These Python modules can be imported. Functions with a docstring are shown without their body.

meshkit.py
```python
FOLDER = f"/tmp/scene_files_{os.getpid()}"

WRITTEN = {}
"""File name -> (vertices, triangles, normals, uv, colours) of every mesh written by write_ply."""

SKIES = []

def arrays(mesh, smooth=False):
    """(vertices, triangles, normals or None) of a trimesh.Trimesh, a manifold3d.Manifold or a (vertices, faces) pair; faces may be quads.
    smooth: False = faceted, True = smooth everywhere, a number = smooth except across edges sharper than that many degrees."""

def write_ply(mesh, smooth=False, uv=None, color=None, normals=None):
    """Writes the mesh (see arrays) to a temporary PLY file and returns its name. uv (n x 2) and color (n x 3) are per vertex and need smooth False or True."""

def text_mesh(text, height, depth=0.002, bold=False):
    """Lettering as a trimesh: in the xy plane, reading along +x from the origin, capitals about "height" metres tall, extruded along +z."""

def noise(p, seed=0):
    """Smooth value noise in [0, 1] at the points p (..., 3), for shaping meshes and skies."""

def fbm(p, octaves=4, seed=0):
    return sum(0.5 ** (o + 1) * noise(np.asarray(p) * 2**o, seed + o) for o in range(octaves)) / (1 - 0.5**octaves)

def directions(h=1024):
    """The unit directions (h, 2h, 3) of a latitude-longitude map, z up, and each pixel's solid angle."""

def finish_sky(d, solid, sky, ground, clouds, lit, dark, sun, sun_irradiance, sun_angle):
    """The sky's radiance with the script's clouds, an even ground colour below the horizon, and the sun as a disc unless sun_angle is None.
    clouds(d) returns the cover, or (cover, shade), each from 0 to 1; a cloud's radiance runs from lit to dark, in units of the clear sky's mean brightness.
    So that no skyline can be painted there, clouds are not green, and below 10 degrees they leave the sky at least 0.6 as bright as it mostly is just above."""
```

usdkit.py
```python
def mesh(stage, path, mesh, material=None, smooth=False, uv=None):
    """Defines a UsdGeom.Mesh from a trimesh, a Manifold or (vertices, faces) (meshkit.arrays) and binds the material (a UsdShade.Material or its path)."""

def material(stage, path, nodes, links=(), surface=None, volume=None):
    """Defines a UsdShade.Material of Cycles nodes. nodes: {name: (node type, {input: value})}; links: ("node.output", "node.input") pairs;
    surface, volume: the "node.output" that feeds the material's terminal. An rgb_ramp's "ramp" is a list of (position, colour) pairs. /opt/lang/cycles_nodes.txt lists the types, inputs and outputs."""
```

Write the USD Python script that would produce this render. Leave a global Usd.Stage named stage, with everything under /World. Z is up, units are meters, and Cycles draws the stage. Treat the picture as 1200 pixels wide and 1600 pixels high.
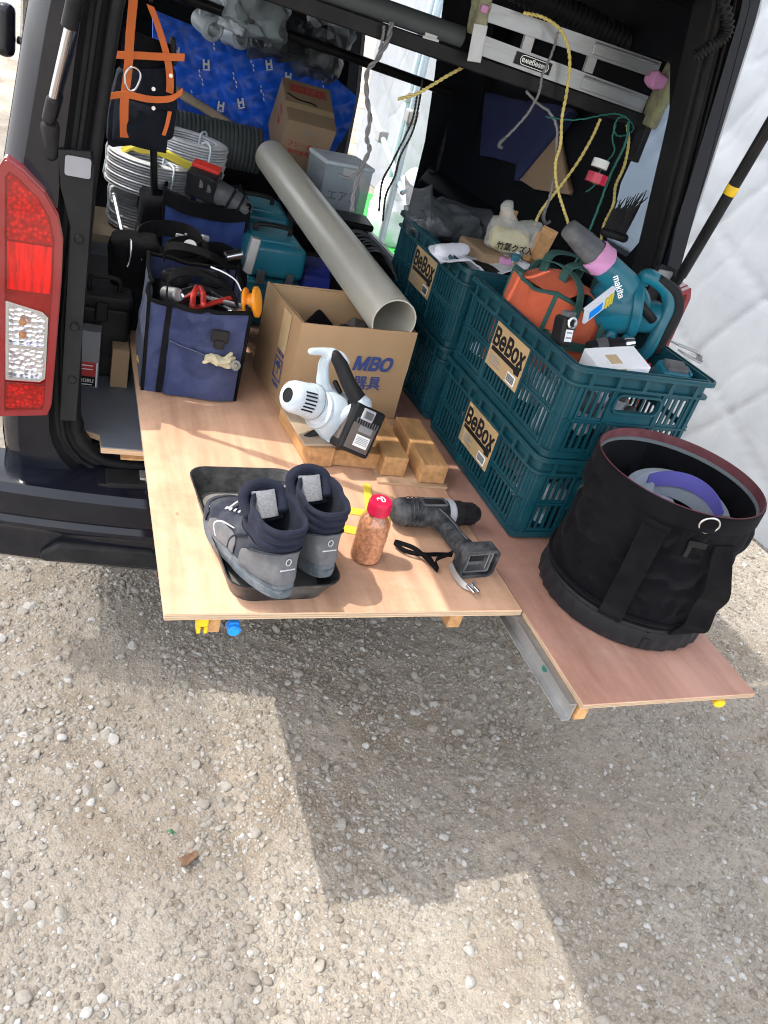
import math, glob
import numpy as np, trimesh, manifold3d as m3, shapely
from shapely.geometry import Polygon, LineString, Point, box as sbox
import usdkit, meshkit
from pxr import Usd, UsdGeom, UsdLux, UsdShade, Gf, Sdf, Vt

stage = Usd.Stage.CreateInMemory()
UsdGeom.SetStageUpAxis(stage, UsdGeom.Tokens.z)
UsdGeom.SetStageMetersPerUnit(stage, 1.0)
UsdGeom.Xform.Define(stage, '/World')
UsdGeom.Scope.Define(stage, '/World/Looks')
PI = math.pi
rng = np.random.default_rng(7)

# ------------------------------------------------------------------ camera, sky, sun, exposure
YAW, PITCH, ROLL = 0.46234, 0.54212, -0.29159
EYE = np.array([-.169, -.979, 1.61])
FPX = 1250.0                                   # focal length for a picture 1200 wide
_f = np.array([math.sin(YAW)*math.cos(PITCH), math.cos(YAW)*math.cos(PITCH), -math.sin(PITCH)])
_r = np.array([math.cos(YAW), -math.sin(YAW), 0]); _d = np.cross(_f, _r)
_c, _s = math.cos(ROLL), math.sin(ROLL)
CR, CD, CF = _c*_r+_s*_d, -_s*_r+_c*_d, _f
cam = UsdGeom.Camera.Define(stage, '/World/camera')
cam.CreateHorizontalApertureAttr(36.0); cam.CreateVerticalApertureAttr(48.0)
cam.CreateFocalLengthAttr(36.0*FPX/1200); cam.CreateClippingRangeAttr(Gf.Vec2f(.05, 500))
cam.AddTransformOp().Set(Gf.Matrix4d(*CR, 0, *(-CD), 0, *(-CF), 0, *EYE, 1))
cam.CreateExposureAttr(1.05)
SUN = np.array([-.41, .10, .74]); SUN /= np.linalg.norm(SUN)
sun = UsdLux.DistantLight.Define(stage, '/World/sun')
sun.CreateNormalizeAttr(True); sun.CreateIntensityAttr(.5); sun.CreateAngleAttr(0.5); sun.CreateColorAttr(Gf.Vec3f(1, .95, .87))
_x = np.cross([0, 0, 1], SUN); _x /= np.linalg.norm(_x); _y = np.cross(SUN, _x)
sun.AddTransformOp().Set(Gf.Matrix4d(*_x, 0, *_y, 0, *SUN, 0, 0, 0, 0, 1))
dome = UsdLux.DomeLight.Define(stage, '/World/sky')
skym = usdkit.material(stage, '/World/Looks/sky', {          # sky greyed and brightened through added cloud noise, to lift the shade
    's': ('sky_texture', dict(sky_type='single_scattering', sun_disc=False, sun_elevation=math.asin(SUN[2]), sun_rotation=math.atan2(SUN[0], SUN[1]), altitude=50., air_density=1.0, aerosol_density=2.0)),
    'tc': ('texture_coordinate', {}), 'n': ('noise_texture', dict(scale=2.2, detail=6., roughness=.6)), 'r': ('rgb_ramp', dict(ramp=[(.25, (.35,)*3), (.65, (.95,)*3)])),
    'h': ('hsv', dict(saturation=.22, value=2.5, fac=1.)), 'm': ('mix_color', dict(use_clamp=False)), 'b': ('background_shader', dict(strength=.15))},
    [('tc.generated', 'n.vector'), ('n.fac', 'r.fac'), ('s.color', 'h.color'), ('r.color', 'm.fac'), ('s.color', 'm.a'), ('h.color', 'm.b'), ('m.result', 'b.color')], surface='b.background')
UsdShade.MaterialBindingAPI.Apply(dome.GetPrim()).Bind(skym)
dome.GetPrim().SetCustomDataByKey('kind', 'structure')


def at(u, v, x=None, y=None, z=None):
    """the point of a plane of the scene that a pixel of the 1200 x 1600 photograph shows"""
    d = CR*(u-600)+CD*(v-800)+CF*FPX
    t = (z-EYE[2])/d[2] if z is not None else (x-EYE[0])/d[0] if x is not None else (y-EYE[1])/d[1]
    return EYE+t*d


# ------------------------------------------------------------------ materials
M = {}
def mat(name, col, rough=.5, metal=0, var=.12, vs=9., bump=0., bs=120., bd=.002, spec=.5, coat=0., sheen=0., dust=None, dust_amt=.5, ds=7., stretch=None, detail=4., trans=0., weave=0., alpha=None):
    if max(col) < .03: spec, sheen = spec*.45, sheen*.25
    n = {'tc': ('texture_coordinate', {}), 'p': ('principled_bsdf', dict(roughness=rough, metallic=metal, specular_ior_level=spec, coat_weight=coat, sheen_weight=sheen, transmission_weight=trans)),
         'n1': ('noise_texture', dict(scale=vs, detail=detail, roughness=.6)),
         'r1': ('rgb_ramp', dict(ramp=[(.25, tuple(c*(1-var) for c in col)), (.75, tuple(min(1, c*(1+var)) for c in col))]))}
    L = [('n1.fac', 'r1.fac')]
    if stretch:
        n['mp'] = ('mapping', dict(scale=stretch)); L += [('tc.object', 'mp.vector'), ('mp.vector', 'n1.vector')]
    else:
        L += [('tc.object', 'n1.vector')]
    src = 'r1.color'
    if dust:
        n['n2'] = ('noise_texture', dict(scale=ds, detail=7., roughness=.7)); n['r2'] = ('rgb_ramp', dict(ramp=[(.42, (0, 0, 0)), (.75, (dust_amt,)*3)]))
        n['mx'] = ('mix_color', dict(b=dust))
        L += [('tc.object', 'n2.vector'), ('n2.fac', 'r2.fac'), ('r2.color', 'mx.fac'), (src, 'mx.a')]
        src = 'mx.result'
    L += [(src, 'p.base_color')]
    if bump or weave:
        n['b'] = ('bump', dict(strength=bump or weave, distance=bd)); L += [('b.normal', 'p.normal')]
        if weave:
            n['n3'] = ('voronoi_texture', dict(scale=bs, randomness=.35)); L += [('tc.object', 'n3.vector'), ('n3.distance', 'b.height')]
        else:
            n['n3'] = ('noise_texture', dict(scale=bs, detail=5., roughness=.65)); L += [(('mp.vector' if stretch else 'tc.object'), 'n3.vector'), ('n3.fac', 'b.height')]
    M[name] = usdkit.material(stage, '/World/Looks/'+name, n, L, surface='p.BSDF')
    return M[name]

DUST = (.42, .39, .34)
mat('car_paint', (.0018, .0022, .0045), .10, 0, .1, spec=1.0, dust=(.02, .019, .018), dust_amt=.2, ds=5)
mat('black_trim', (.0065, .0065, .007), .5, bump=.25, bs=500, bd=.0006, dust=(.05, .048, .045), dust_amt=.25, ds=6)
mat('inner_trim', (.004, .0045, .006), .6, spec=.3, bump=.3, bs=350, bd=.001)
mat('rubber', (.005, .005, .0055), .5, spec=.35, dust=(.03, .03, .03), dust_amt=.3, ds=15)
mat('headliner', (.03, .03, .032), .9)
mat('grey_board', (.11, .125, .15), .5, dust=(.3, .29, .28), dust_amt=.3, ds=4)
mat('ply_edge', (.50, .33, .2), .7, var=.45, vs=6, stretch=(2, 2, 90))
mat('steel', (.55, .55, .54), .35, 1.)
mat('dull_steel', (.42, .42, .42), .5, 1., dust=(.3, .28, .25), dust_amt=.5, ds=20)
mat('chrome', (.62, .63, .65), .2, 1.)
mat('aluminium', (.36, .37, .38), .42, .8, var=.1, vs=6, stretch=(1, 8, 8), bump=.1, bs=200, bd=.0005, dust=(.26, .26, .25), dust_amt=.4, ds=6)
mat('white_plastic', (.42, .48, .52), .38, bump=.08, bs=300, bd=.0005, dust=(.5, .47, .42), dust_amt=.2, ds=9)
mat('black_plastic', (.007, .007, .0078), .42, spec=.4, bump=.15, bs=600, bd=.0004, dust=(.15, .14, .13), dust_amt=.10, ds=12)
mat('grey_plastic', (.05, .053, .06), .5, dust=DUST, dust_amt=.3, ds=14)
mat('dusty_rubber', (.015, .017, .02), .65, bump=.2, bs=400, bd=.0006, dust=(.24, .24, .24), dust_amt=.5, ds=22)
mat('dark_rubber', (.010, .010, .011), .6, bump=.2, bs=900, bd=.0005)
mat('crate_green', (.0015, .036, .049), .42, spec=.4, dust=(.05, .11, .12), dust_amt=.2, ds=8)
mat('teal_plastic', (.003, .105, .15), .38, dust=(.12, .17, .18), dust_amt=.12, ds=14)
mat('blue_plastic', (.02, .035, .26), .4)
mat('card', (.36, .225, .115), .75, var=.08, vs=4, bump=.12, bs=60, bd=.001, stretch=(1, 1, 1), dust=(.27, .165, .08), dust_amt=.4, ds=3)
mat('card_dark', (.30, .20, .12), .8, var=.1, vs=5, dust=(.2, .13, .08), dust_amt=.4, ds=4)
mat('navy_canvas', (.012, .021, .075), .85, var=.25, vs=14, weave=.25, bs=1400, bd=.0006, sheen=.08, dust=(.09, .09, .125), dust_amt=.45, ds=7)
mat('royal_canvas', (.010, .032, .15), .8, var=.2, vs=12, weave=.25, bs=1300, bd=.0006, sheen=.06)
mat('black_canvas', (.003, .003, .0042), .85, spec=.18, var=.3, vs=10, weave=.3, bs=1300, bd=.0006, sheen=.08, dust=(.022, .021, .022), dust_amt=.3, ds=6)
mat('black_web', (.004, .004, .0046), .8, spec=.18, weave=.4, bs=900, bd=.0006, dust=(.025, .024, .023), dust_amt=.3, ds=9)
mat('orange_canvas', (.44, .075, .025), .8, var=.15, vs=9, weave=.25, bs=1300, bd=.0006, sheen=.06)
mat('orange_web', (.62, .14, .025), .75, weave=.3, bs=900, bd=.0006)
mat('green_web', (.012, .06, .05), .8, weave=.3, bs=900, bd=.0006)
mat('maroon', (.085, .016, .022), .8, weave=.3, bs=900, bd=.0006, dust=(.2, .1, .1), dust_amt=.4, ds=12)
mat('grey_binding', (.11, .125, .13), .8)
mat('white_paper', (.78, .78, .79), .7, var=.04)
mat('paper_label', (.74, .74, .72), .6, var=.05)
mat('tape_tan', (.5, .36, .2), .4)
mat('ink_black', (.008, .008, .008), .6)
mat('ink_navy', (.03, .05, .17), .7)
mat('ink_red', (.42, .03, .03), .65)
mat('ink_white', (.72, .72, .72), .6)
mat('ink_grey', (.22, .22, .23), .6)
mat('label_card', (.40, .27, .13), .7, var=.1, vs=14)
mat('pvc_grey', (.46, .43, .36), .30, var=.05, vs=5, dust=(.36, .33, .27), dust_amt=.35, ds=6, bump=.04, bs=30)
mat('pine', (.44, .235, .095), .7, var=.38, vs=9, stretch=(7, 1.2, 7), bump=.3, bs=60, bd=.001, dust=(.30, .14, .05), dust_amt=.5, ds=6)
mat('pine_grey', (.34, .26, .18), .8, var=.2, vs=12, dust=(.22, .17, .12), dust_amt=.5, ds=9)
mat('red_plastic', (.5, .012, .05), .3)
mat('red_dull', (.5, .03, .02), .4)
mat('orange_plastic', (.85, .29, .01), .38, var=.05)
mat('amber_dull', (.40, .15, .035), .25)
mat('size_tag', (.20, .20, .21), .7, var=.4, vs=300)
mat('navy_seam', (.07, .08, .13), .8)
mat('yellow_paint', (.72, .53, .04), .5, dust=(.5, .42, .2), dust_amt=.35, ds=30)
mat('yellow_plastic', (.75, .47, .01), .45)
mat('yellow_cord', (.62, .50, .16), .7, var=.2, vs=40)
mat('pouch_canvas', (.009, .011, .017), .85, spec=.3, var=.3, vs=12, weave=.3, bs=1200, bd=.0006)
mat('scrap_green', (.05, .14, .06), .7, var=.4, vs=80)
mat('bark', (.16, .09, .05), .9, var=.5, vs=60)
mat('glove_cream', (.46, .40, .26), .85, var=.35, vs=60)
mat('yellow_cable', (.62, .5, .05), .4)
mat('grey_cord', (.17, .165, .165), .6, var=.2, vs=40)
mat('brown_cord', (.13, .1, .07), .7, var=.2, vs=40)
mat('green_wire', (.01, .13, .10), .5)
mat('cable_grey', (.56, .56, .57), .5, var=.1)
mat('duct_grey', (.045, .052, .052), .7, var=.15, vs=20)
mat('blue_foil', (.012, .12, .74), .4, var=.35, vs=30, bump=.5, bs=26, bd=.006, spec=.5)
mat('blue_tape', (.0, .22, .75), .45)
mat('purple_web', (.09, .08, .33), .7, weave=.3, bs=900, bd=.0006)
mat('grey_fabric', (.24, .27, .31), .85, weave=.3, bs=1000, bd=.0006)
mat('pink_tape', (.50, .22, .40), .7, bump=.5, bs=120, bd=.002)
mat('lime', (.5, .62, .05), .6)
mat('boot_suede', (.013, .016, .027), .88, var=.25, vs=22, bump=.3, bs=500, bd=.0006, sheen=.08, dust=(.13, .13, .135), dust_amt=.45, ds=15)
mat('boot_collar', (.006, .008, .019), .9, var=.2, vs=20, weave=.3, bs=1100, bd=.0006, sheen=.06, dust=(.045, .045, .05), dust_amt=.3, ds=16)
mat('boot_lining', (.010, .012, .02), .95)
mat('boot_heel', (.075, .076, .082), .6, var=.15, vs=30, dust=(.20, .195, .19), dust_amt=.5, ds=18)
mat('boot_sole', (.055, .068, .08), .75, var=.25, vs=30, bump=.5, bs=120, bd=.003, dust=(.24, .24, .24), dust_amt=.6, ds=20)
mat('boot_reflex', (.36, .36, .37), .5)
mat('tray_plastic', (.011, .011, .012), .35, bump=.1, bs=200, bd=.0006, dust=(.28, .27, .25), dust_amt=.35, ds=9)
mat('tray_dust', (.17, .165, .15), .9, var=.4, vs=25, dust=(.05, .05, .05), dust_amt=.6, ds=12, bump=.4, bs=80, bd=.002)
mat('duct_black', (.012, .012, .013), .5)
mat('white_rag', (.62, .62, .66), .8, bump=.6, bs=40, bd=.004)
mat('brush', (.015, .015, .016), .5)
mat('navy_dark', (.012, .018, .07), .7)
mat('sheet_side', (.60, .66, .70), .6)
mat('pipe_galv', (.42, .52, .55), .45, .5, dust=(.5, .5, .5), dust_amt=.3, ds=9)
mat('green_mat', (.03, .36, .05), .9, bump=.5, bs=300, bd=.004)
mat('putty_rubber', (.22, .21, .14), .85, var=.3, vs=60, bump=.6, bs=120, bd=.003, dust=(.34, .36, .15), dust_amt=.8, ds=30)
mat('carton_liner', (.33, .22, .125), .8)
mat('tyre', (.015, .015, .015), .8)
mat('soil_box', (.2, .2, .21), .6)

mat('sauce', (.46, .24, .14), .5, var=.6, vs=160, bump=.5, bs=200, bd=.002)
mat('brown_label', (.10, .075, .065), .35)
M['red_lens'] = usdkit.material(stage, '/World/Looks/red_lens', {'tc': ('texture_coordinate', {}), 'v': ('voronoi_texture', dict(scale=120., randomness=.8)), 'b': ('bump', dict(strength=.35, distance=.002)),
    'r': ('rgb_ramp', dict(ramp=[(.0, (.62, .012, .010)), (.5, (.22, .002, .003)), (1., (.10, .001, .002))])), 'p': ('principled_bsdf', dict(roughness=.1, coat_weight=1., coat_roughness=.04))},
    [('tc.object', 'v.vector'), ('v.distance', 'b.height'), ('b.normal', 'p.normal'), ('v.distance', 'r.fac'), ('r.color', 'p.base_color')], surface='p.BSDF')
M['red_streak'] = usdkit.material(stage, '/World/Looks/red_streak', {'tc': ('texture_coordinate', {}), 'mp': ('mapping', dict(scale=(190, 1, 16))), 'v': ('noise_texture', dict(scale=1., detail=4., roughness=.7)), 'b': ('bump', dict(strength=.5, distance=.004)),
    'r': ('rgb_ramp', dict(ramp=[(.3, (.20, .002, .003)), (.5, (.60, .008, .008)), (.7, (.85, .05, .03))])), 'p': ('principled_bsdf', dict(roughness=.15))},
    [('tc.object', 'mp.vector'), ('mp.vector', 'v.vector'), ('v.fac', 'b.height'), ('b.normal', 'p.normal'), ('v.fac', 'r.fac'), ('r.color', 'p.base_color')], surface='p.BSDF')
M['red_rim_lens'] = usdkit.material(stage, '/World/Looks/red_rim_lens', {'p': ('principled_bsdf', dict(base_color=(.13, .002, .005), roughness=.08, coat_weight=1.))}, [], surface='p.BSDF')
M['reflector'] = usdkit.material(stage, '/World/Looks/reflector', {'tc': ('texture_coordinate', {}), 'v': ('voronoi_texture', dict(scale=95., randomness=.6)), 'b': ('bump', dict(strength=.9, distance=.006)), 'p': ('principled_bsdf', dict(base_color=(.72, .72, .73), metallic=.9, roughness=.2))},
    [('tc.object', 'v.vector'), ('v.distance', 'b.height'), ('b.normal', 'p.normal')], surface='p.BSDF')
def pane(name, tint, gl=.03):
    M[name] = usdkit.material(stage, '/World/Looks/'+name, {'f': ('layer_weight', dict(blend=.5)), 'pw': ('math', dict(math_type='power', value2=4.)), 'ma': ('math', dict(math_type='multiply_add', value2=.75, value3=.05)), 't': ('transparent_bsdf', dict(color=tint)), 'g': ('glossy_bsdf', dict(roughness=gl, color=(1, 1, 1))), 'm': ('mix_closure', {})},
        [('f.facing', 'pw.value1'), ('pw.value', 'ma.value1'), ('ma.value', 'm.fac'), ('t.BSDF', 'm.closure1'), ('g.BSDF', 'm.closure2')], surface='m.closure')
pane('tinted_glass', (.62, .68, .74)); pane('clear_glass', (.96, .97, .97)); pane('bottle_glass', (.90, .82, .77)); pane('clear_lens', (.97, .97, .98), .05)
# thin plastic film: mostly see-through, wrinkled
def film(name, col, mixf, rough=.25):
    M[name] = usdkit.material(stage, '/World/Looks/'+name, {'tc': ('texture_coordinate', {}), 'n': ('noise_texture', dict(scale=30., detail=5.)), 'b': ('bump', dict(strength=.8, distance=.01)), 't': ('transparent_bsdf', dict(color=(.9, .9, .9))),
        'p': ('principled_bsdf', dict(base_color=col, roughness=rough)), 'm': ('mix_closure', dict(fac=mixf))}, [('tc.object', 'n.vector'), ('n.fac', 'b.height'), ('b.normal', 'p.normal'), ('t.BSDF', 'm.closure1'), ('p.BSDF', 'm.closure2')], surface='m.closure')
film('film_grey', (.06, .065, .07), .5, .18); film('film_clear', (.42, .42, .38), .36, .2); film('film_white', (.36, .41, .43), .42, .2)
# scaffold sheeting: white woven sheet, light comes through
M['white_sheet'] = usdkit.material(stage, '/World/Looks/white_sheet', {'g': ('geometry', {}), 'wn': ('noise_texture', dict(scale=2.5, detail=3.)), 'wm': ('vector_math', dict(math_type='multiply_add', vector2=(.10, .10, .10))), 'sp': ('separate_xyz', {}), 'cb': ('combine_xyz', {}), 'n': ('noise_texture', dict(scale=1.3, detail=5., roughness=.6)), 'r': ('rgb_ramp', dict(ramp=[(.3, (.27, .285, .305)), (.7, (.375, .39, .41))])),
    'bk': ('brick_texture', dict(offset=0., scale=1., brick_width=.46, row_height=.46, mortar_size=.012, mortar_smooth=1., color1=(1, 1, 1), color2=(.93, .94, .95), mortar=(.90, .91, .925))), 'mu': ('mix_color', dict(blend_type='multiply', fac=.45)),
    'mp': ('mapping', dict(scale=(1., 1., .35))), 'w': ('noise_texture', dict(type='ridged_multifractal', scale=3.4, detail=6., roughness=.55, distortion=.5)), 'w2': ('noise_texture', dict(scale=22., detail=4.)), 'ad': ('math', dict(math_type='multiply_add', value2=.12)), 'b': ('bump', dict(strength=.75, distance=.022)), 'd': ('principled_bsdf', dict(roughness=.6)), 't': ('translucent_bsdf', {}), 'm': ('mix_closure', dict(fac=.42))},
    [('g.position', 'wn.vector'), ('wn.color', 'wm.vector1'), ('g.position', 'wm.vector3'), ('wm.vector', 'sp.vector'), ('sp.y', 'cb.x'), ('sp.z', 'cb.y'), ('cb.vector', 'bk.vector'), ('g.position', 'n.vector'), ('n.fac', 'r.fac'), ('r.color', 'mu.a'), ('bk.color', 'mu.b'), ('mu.result', 'd.base_color'), ('mu.result', 't.color'), ('g.position', 'mp.vector'), ('mp.vector', 'w.vector'), ('g.position', 'w2.vector'), ('w2.fac', 'ad.value1'), ('w.fac', 'ad.value3'), ('ad.value', 'b.height'), ('b.normal', 'd.normal'), ('d.BSDF', 'm.closure1'), ('t.BSDF', 'm.closure2')], surface='m.closure')
M['mesh_sheet'] = usdkit.material(stage, '/World/Looks/mesh_sheet', {'d': ('diffuse_bsdf', dict(color=(.7, .71, .72))), 't': ('translucent_bsdf', dict(color=(.7, .71, .72))), 'm': ('mix_closure', dict(fac=.4)), 'h': ('transparent_bsdf', dict(color=(1, 1, 1))), 'k': ('mix_closure', dict(fac=.62))},
    [('d.BSDF', 'm.closure1'), ('t.BSDF', 'm.closure2'), ('m.closure', 'k.closure1'), ('h.BSDF', 'k.closure2')], surface='k.closure')
# plywood face: long soft grain along y, a few darker streaks, scuffs
def plywood(name, a, b, c):
    M[name] = usdkit.material(stage, '/World/Looks/'+name, {'g': ('geometry', {}), 'mp': ('mapping', dict(scale=(38., 2.6, 1.))), 'n': ('noise_texture', dict(scale=1., detail=6., roughness=.62, distortion=.4)),
        'mp2': ('mapping', dict(scale=(7., 1.1, 1.))), 'n2': ('noise_texture', dict(scale=1., detail=3., roughness=.5, distortion=2.5)), 'r': ('rgb_ramp', dict(ramp=[(.3, a), (.52, b), (.75, c)])),
        'r2': ('rgb_ramp', dict(ramp=[(.3, (.87, .84, .81)), (.7, (1.06, 1.05, 1.04))])), 'x': ('mix_color', dict(blend_type='multiply', fac=1.)),
        'n3': ('noise_texture', dict(scale=7., detail=8., roughness=.72)), 'r3': ('rgb_ramp', dict(ramp=[(.56, (0, 0, 0)), (.8, (.45, .45, .45))])), 'y': ('mix_color', dict(b=(.52, .42, .34))),
        'n4': ('noise_texture', dict(scale=2.3, detail=9., roughness=.75, distortion=.6)), 'r4': ('rgb_ramp', dict(ramp=[(.36, (.80, .77, .74)), (.52, (1., 1., 1.))])), 'z': ('mix_color', dict(blend_type='multiply', fac=1.)), 'mp5': ('mapping', dict(scale=(3., 260., 1.), rotation=(0, 0, .5))), 'n5': ('noise_texture', dict(scale=1., detail=2.)), 'r5': ('rgb_ramp', dict(ramp=[(.70, (1., 1., 1.)), (.78, (.86, .84, .82))])), 'z2': ('mix_color', dict(blend_type='multiply', fac=.8)), 'bp': ('bump', dict(strength=.12, distance=.001)), 'p': ('principled_bsdf', dict(roughness=.58))},
        [('g.position', 'mp.vector'), ('mp.vector', 'n.vector'), ('g.position', 'mp2.vector'), ('mp2.vector', 'n2.vector'), ('n.fac', 'r.fac'), ('n2.fac', 'r2.fac'), ('r.color', 'x.a'), ('r2.color', 'x.b'),
         ('g.position', 'n3.vector'), ('n3.fac', 'r3.fac'), ('r3.color', 'y.fac'), ('x.result', 'y.a'), ('g.position', 'n4.vector'), ('n4.fac', 'r4.fac'), ('y.result', 'z.a'), ('r4.color', 'z.b'), ('g.position', 'mp5.vector'), ('mp5.vector', 'n5.vector'), ('n5.fac', 'r5.fac'), ('z.result', 'z2.a'), ('r5.color', 'z2.b'), ('z2.result', 'p.base_color'), ('n.fac', 'bp.height'), ('bp.normal', 'p.normal')], surface='p.BSDF')
plywood('ply_face', (.53, .305, .195), (.625, .375, .245), (.68, .42, .28))
plywood('ply_red', (.40, .21, .16), (.45, .245, .185), (.48, .27, .21))

# ------------------------------------------------------------------ mesh kit
cat = trimesh.util.concatenate
def box(sx, sy, sz, c=(0, 0, 0), ch=0.):
    if not ch:
        m = trimesh.creation.box((sx, sy, sz))
    else:
        h = np.array([sx, sy, sz])/2; P = []
        for s in np.ndindex(2, 2, 2):
            q = h*(2*np.array(s)-1)
            for k in range(3):
                w = np.sign(q)*(h-ch); w[k] = q[k]; P.append(w)
        m = trimesh.convex.convex_hull(np.array(P))
    m.apply_translation(c); return m
def b2(lo, hi, ch=0.):
    lo, hi = np.minimum(lo, hi).astype(float), np.maximum(lo, hi).astype(float)
    return box(*(hi-lo), c=(lo+hi)/2, ch=ch)
def tm(man):
    a = man.to_mesh(); return trimesh.Trimesh(np.array(a.vert_properties[:, :3]), np.array(a.tri_verts), process=False)
def man(t):
    t = t.copy(); t.merge_vertices(); return m3.Manifold(m3.Mesh(np.asarray(t.vertices, np.float32), np.asarray(t.faces, np.uint32)))
def rbox(sx, sy, sz, r, c=(0, 0, 0), n=12):
    s = m3.Manifold.sphere(r, n); h = np.array([sx, sy, sz])/2-r
    return mv(tm(m3.Manifold.batch_hull([s.translate(list(h*(2*np.array(k)-1))) for k in np.ndindex(2, 2, 2)])), c)
def hulls(*chains, refine=0., smooth=0, n=16):
    """each chain: a list of (point, radius); every two neighbours are hulled; all are united"""
    P = []
    for ch in chains:
        sp = [m3.Manifold.sphere(r, n).translate([float(x) for x in p]) for p, r in ch]
        if len(sp) == 1: P.append(sp[0])
        P += [m3.Manifold.batch_hull([a, b]) for a, b in zip(sp, sp[1:])]
    o = m3.Manifold.batch_boolean(P, m3.OpType.Add)
    if refine: o = o.refine_to_length(refine)
    t = tm(o)
    if smooth:
        t.merge_vertices(); trimesh.smoothing.filter_taubin(t, lamb=.5, nu=.52, iterations=smooth)
    return t
def blobhull(pts, refine=0, smooth=0, n=14):
    t = tm(m3.Manifold.batch_hull([m3.Manifold.sphere(r, n).translate([float(x) for x in p]) for p, r in pts]).refine_to_length(refine)) if refine else tm(m3.Manifold.batch_hull([m3.Manifold.sphere(r, n).translate([float(x) for x in p]) for p, r in pts]))
    if smooth: t.merge_vertices(); trimesh.smoothing.filter_taubin(t, iterations=smooth)
    return t
def mv(m, t=(0, 0, 0), R=None):
    if R is not None:
        T = np.eye(4); T[:3, :3] = R; m.apply_transform(T)
    m.apply_translation(t); return m
def rx(a): c, s = math.cos(a), math.sin(a); return np.array([[1, 0, 0], [0, c, -s], [0, s, c]])
def ry(a): c, s = math.cos(a), math.sin(a); return np.array([[c, 0, s], [0, 1, 0], [-s, 0, c]])
def rz(a): c, s = math.cos(a), math.sin(a); return np.array([[c, -s, 0], [s, c, 0], [0, 0, 1]])
def basis(z, x=(1, 0, 0)):
    z = np.array(z, float); z = z/np.linalg.norm(z) if np.linalg.norm(z) > 1e-9 else np.array([0, 0, 1.]); x = np.array(x, float); x = x-z*(x@z); x /= np.linalg.norm(x)
    return np.stack([x, np.cross(z, x), z], 1)
def cyl(r, h, c=(0, 0, 0), ax=(0, 0, 1), n=24, r2=None, ch=0.):
    r2 = r if r2 is None else r2
    pr = [(0, -h/2), (r, -h/2), (r2, h/2), (0, h/2)] if not ch else [(0, -h/2), (r-ch, -h/2), (r, -h/2+ch), (r2, h/2-ch), (r2-ch, h/2), (0, h/2)]
    return mv(lathe(pr, n), c, basis(ax, (1, 0, 0) if abs(ax[0]) < .9 else (0, 1, 0)))
def lathe(pr, n=32, closed=False, fn=None):
    pr = np.array(pr, float); a = np.arange(n)*2*PI/n; k = len(pr)
    v = np.stack([pr[:, None, 0]*np.cos(a), pr[:, None, 0]*np.sin(a), np.broadcast_to(pr[:, None, 1], (k, n))], -1)
    if fn is not None: v = fn(v, a)
    v = v.reshape(-1, 3); F = []
    i, j = np.meshgrid(np.arange(k if closed else k-1), np.arange(n), indexing='ij'); i2 = (i+1) % k; j2 = (j+1) % n
    q = np.stack([i*n+j, i*n+j2, i2*n+j2, i2*n+j], -1).reshape(-1, 4)
    m = trimesh.Trimesh(v, np.vstack([q[:, [0, 1, 2]], q[:, [0, 2, 3]]]), process=True, validate=True)
    return m
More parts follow.
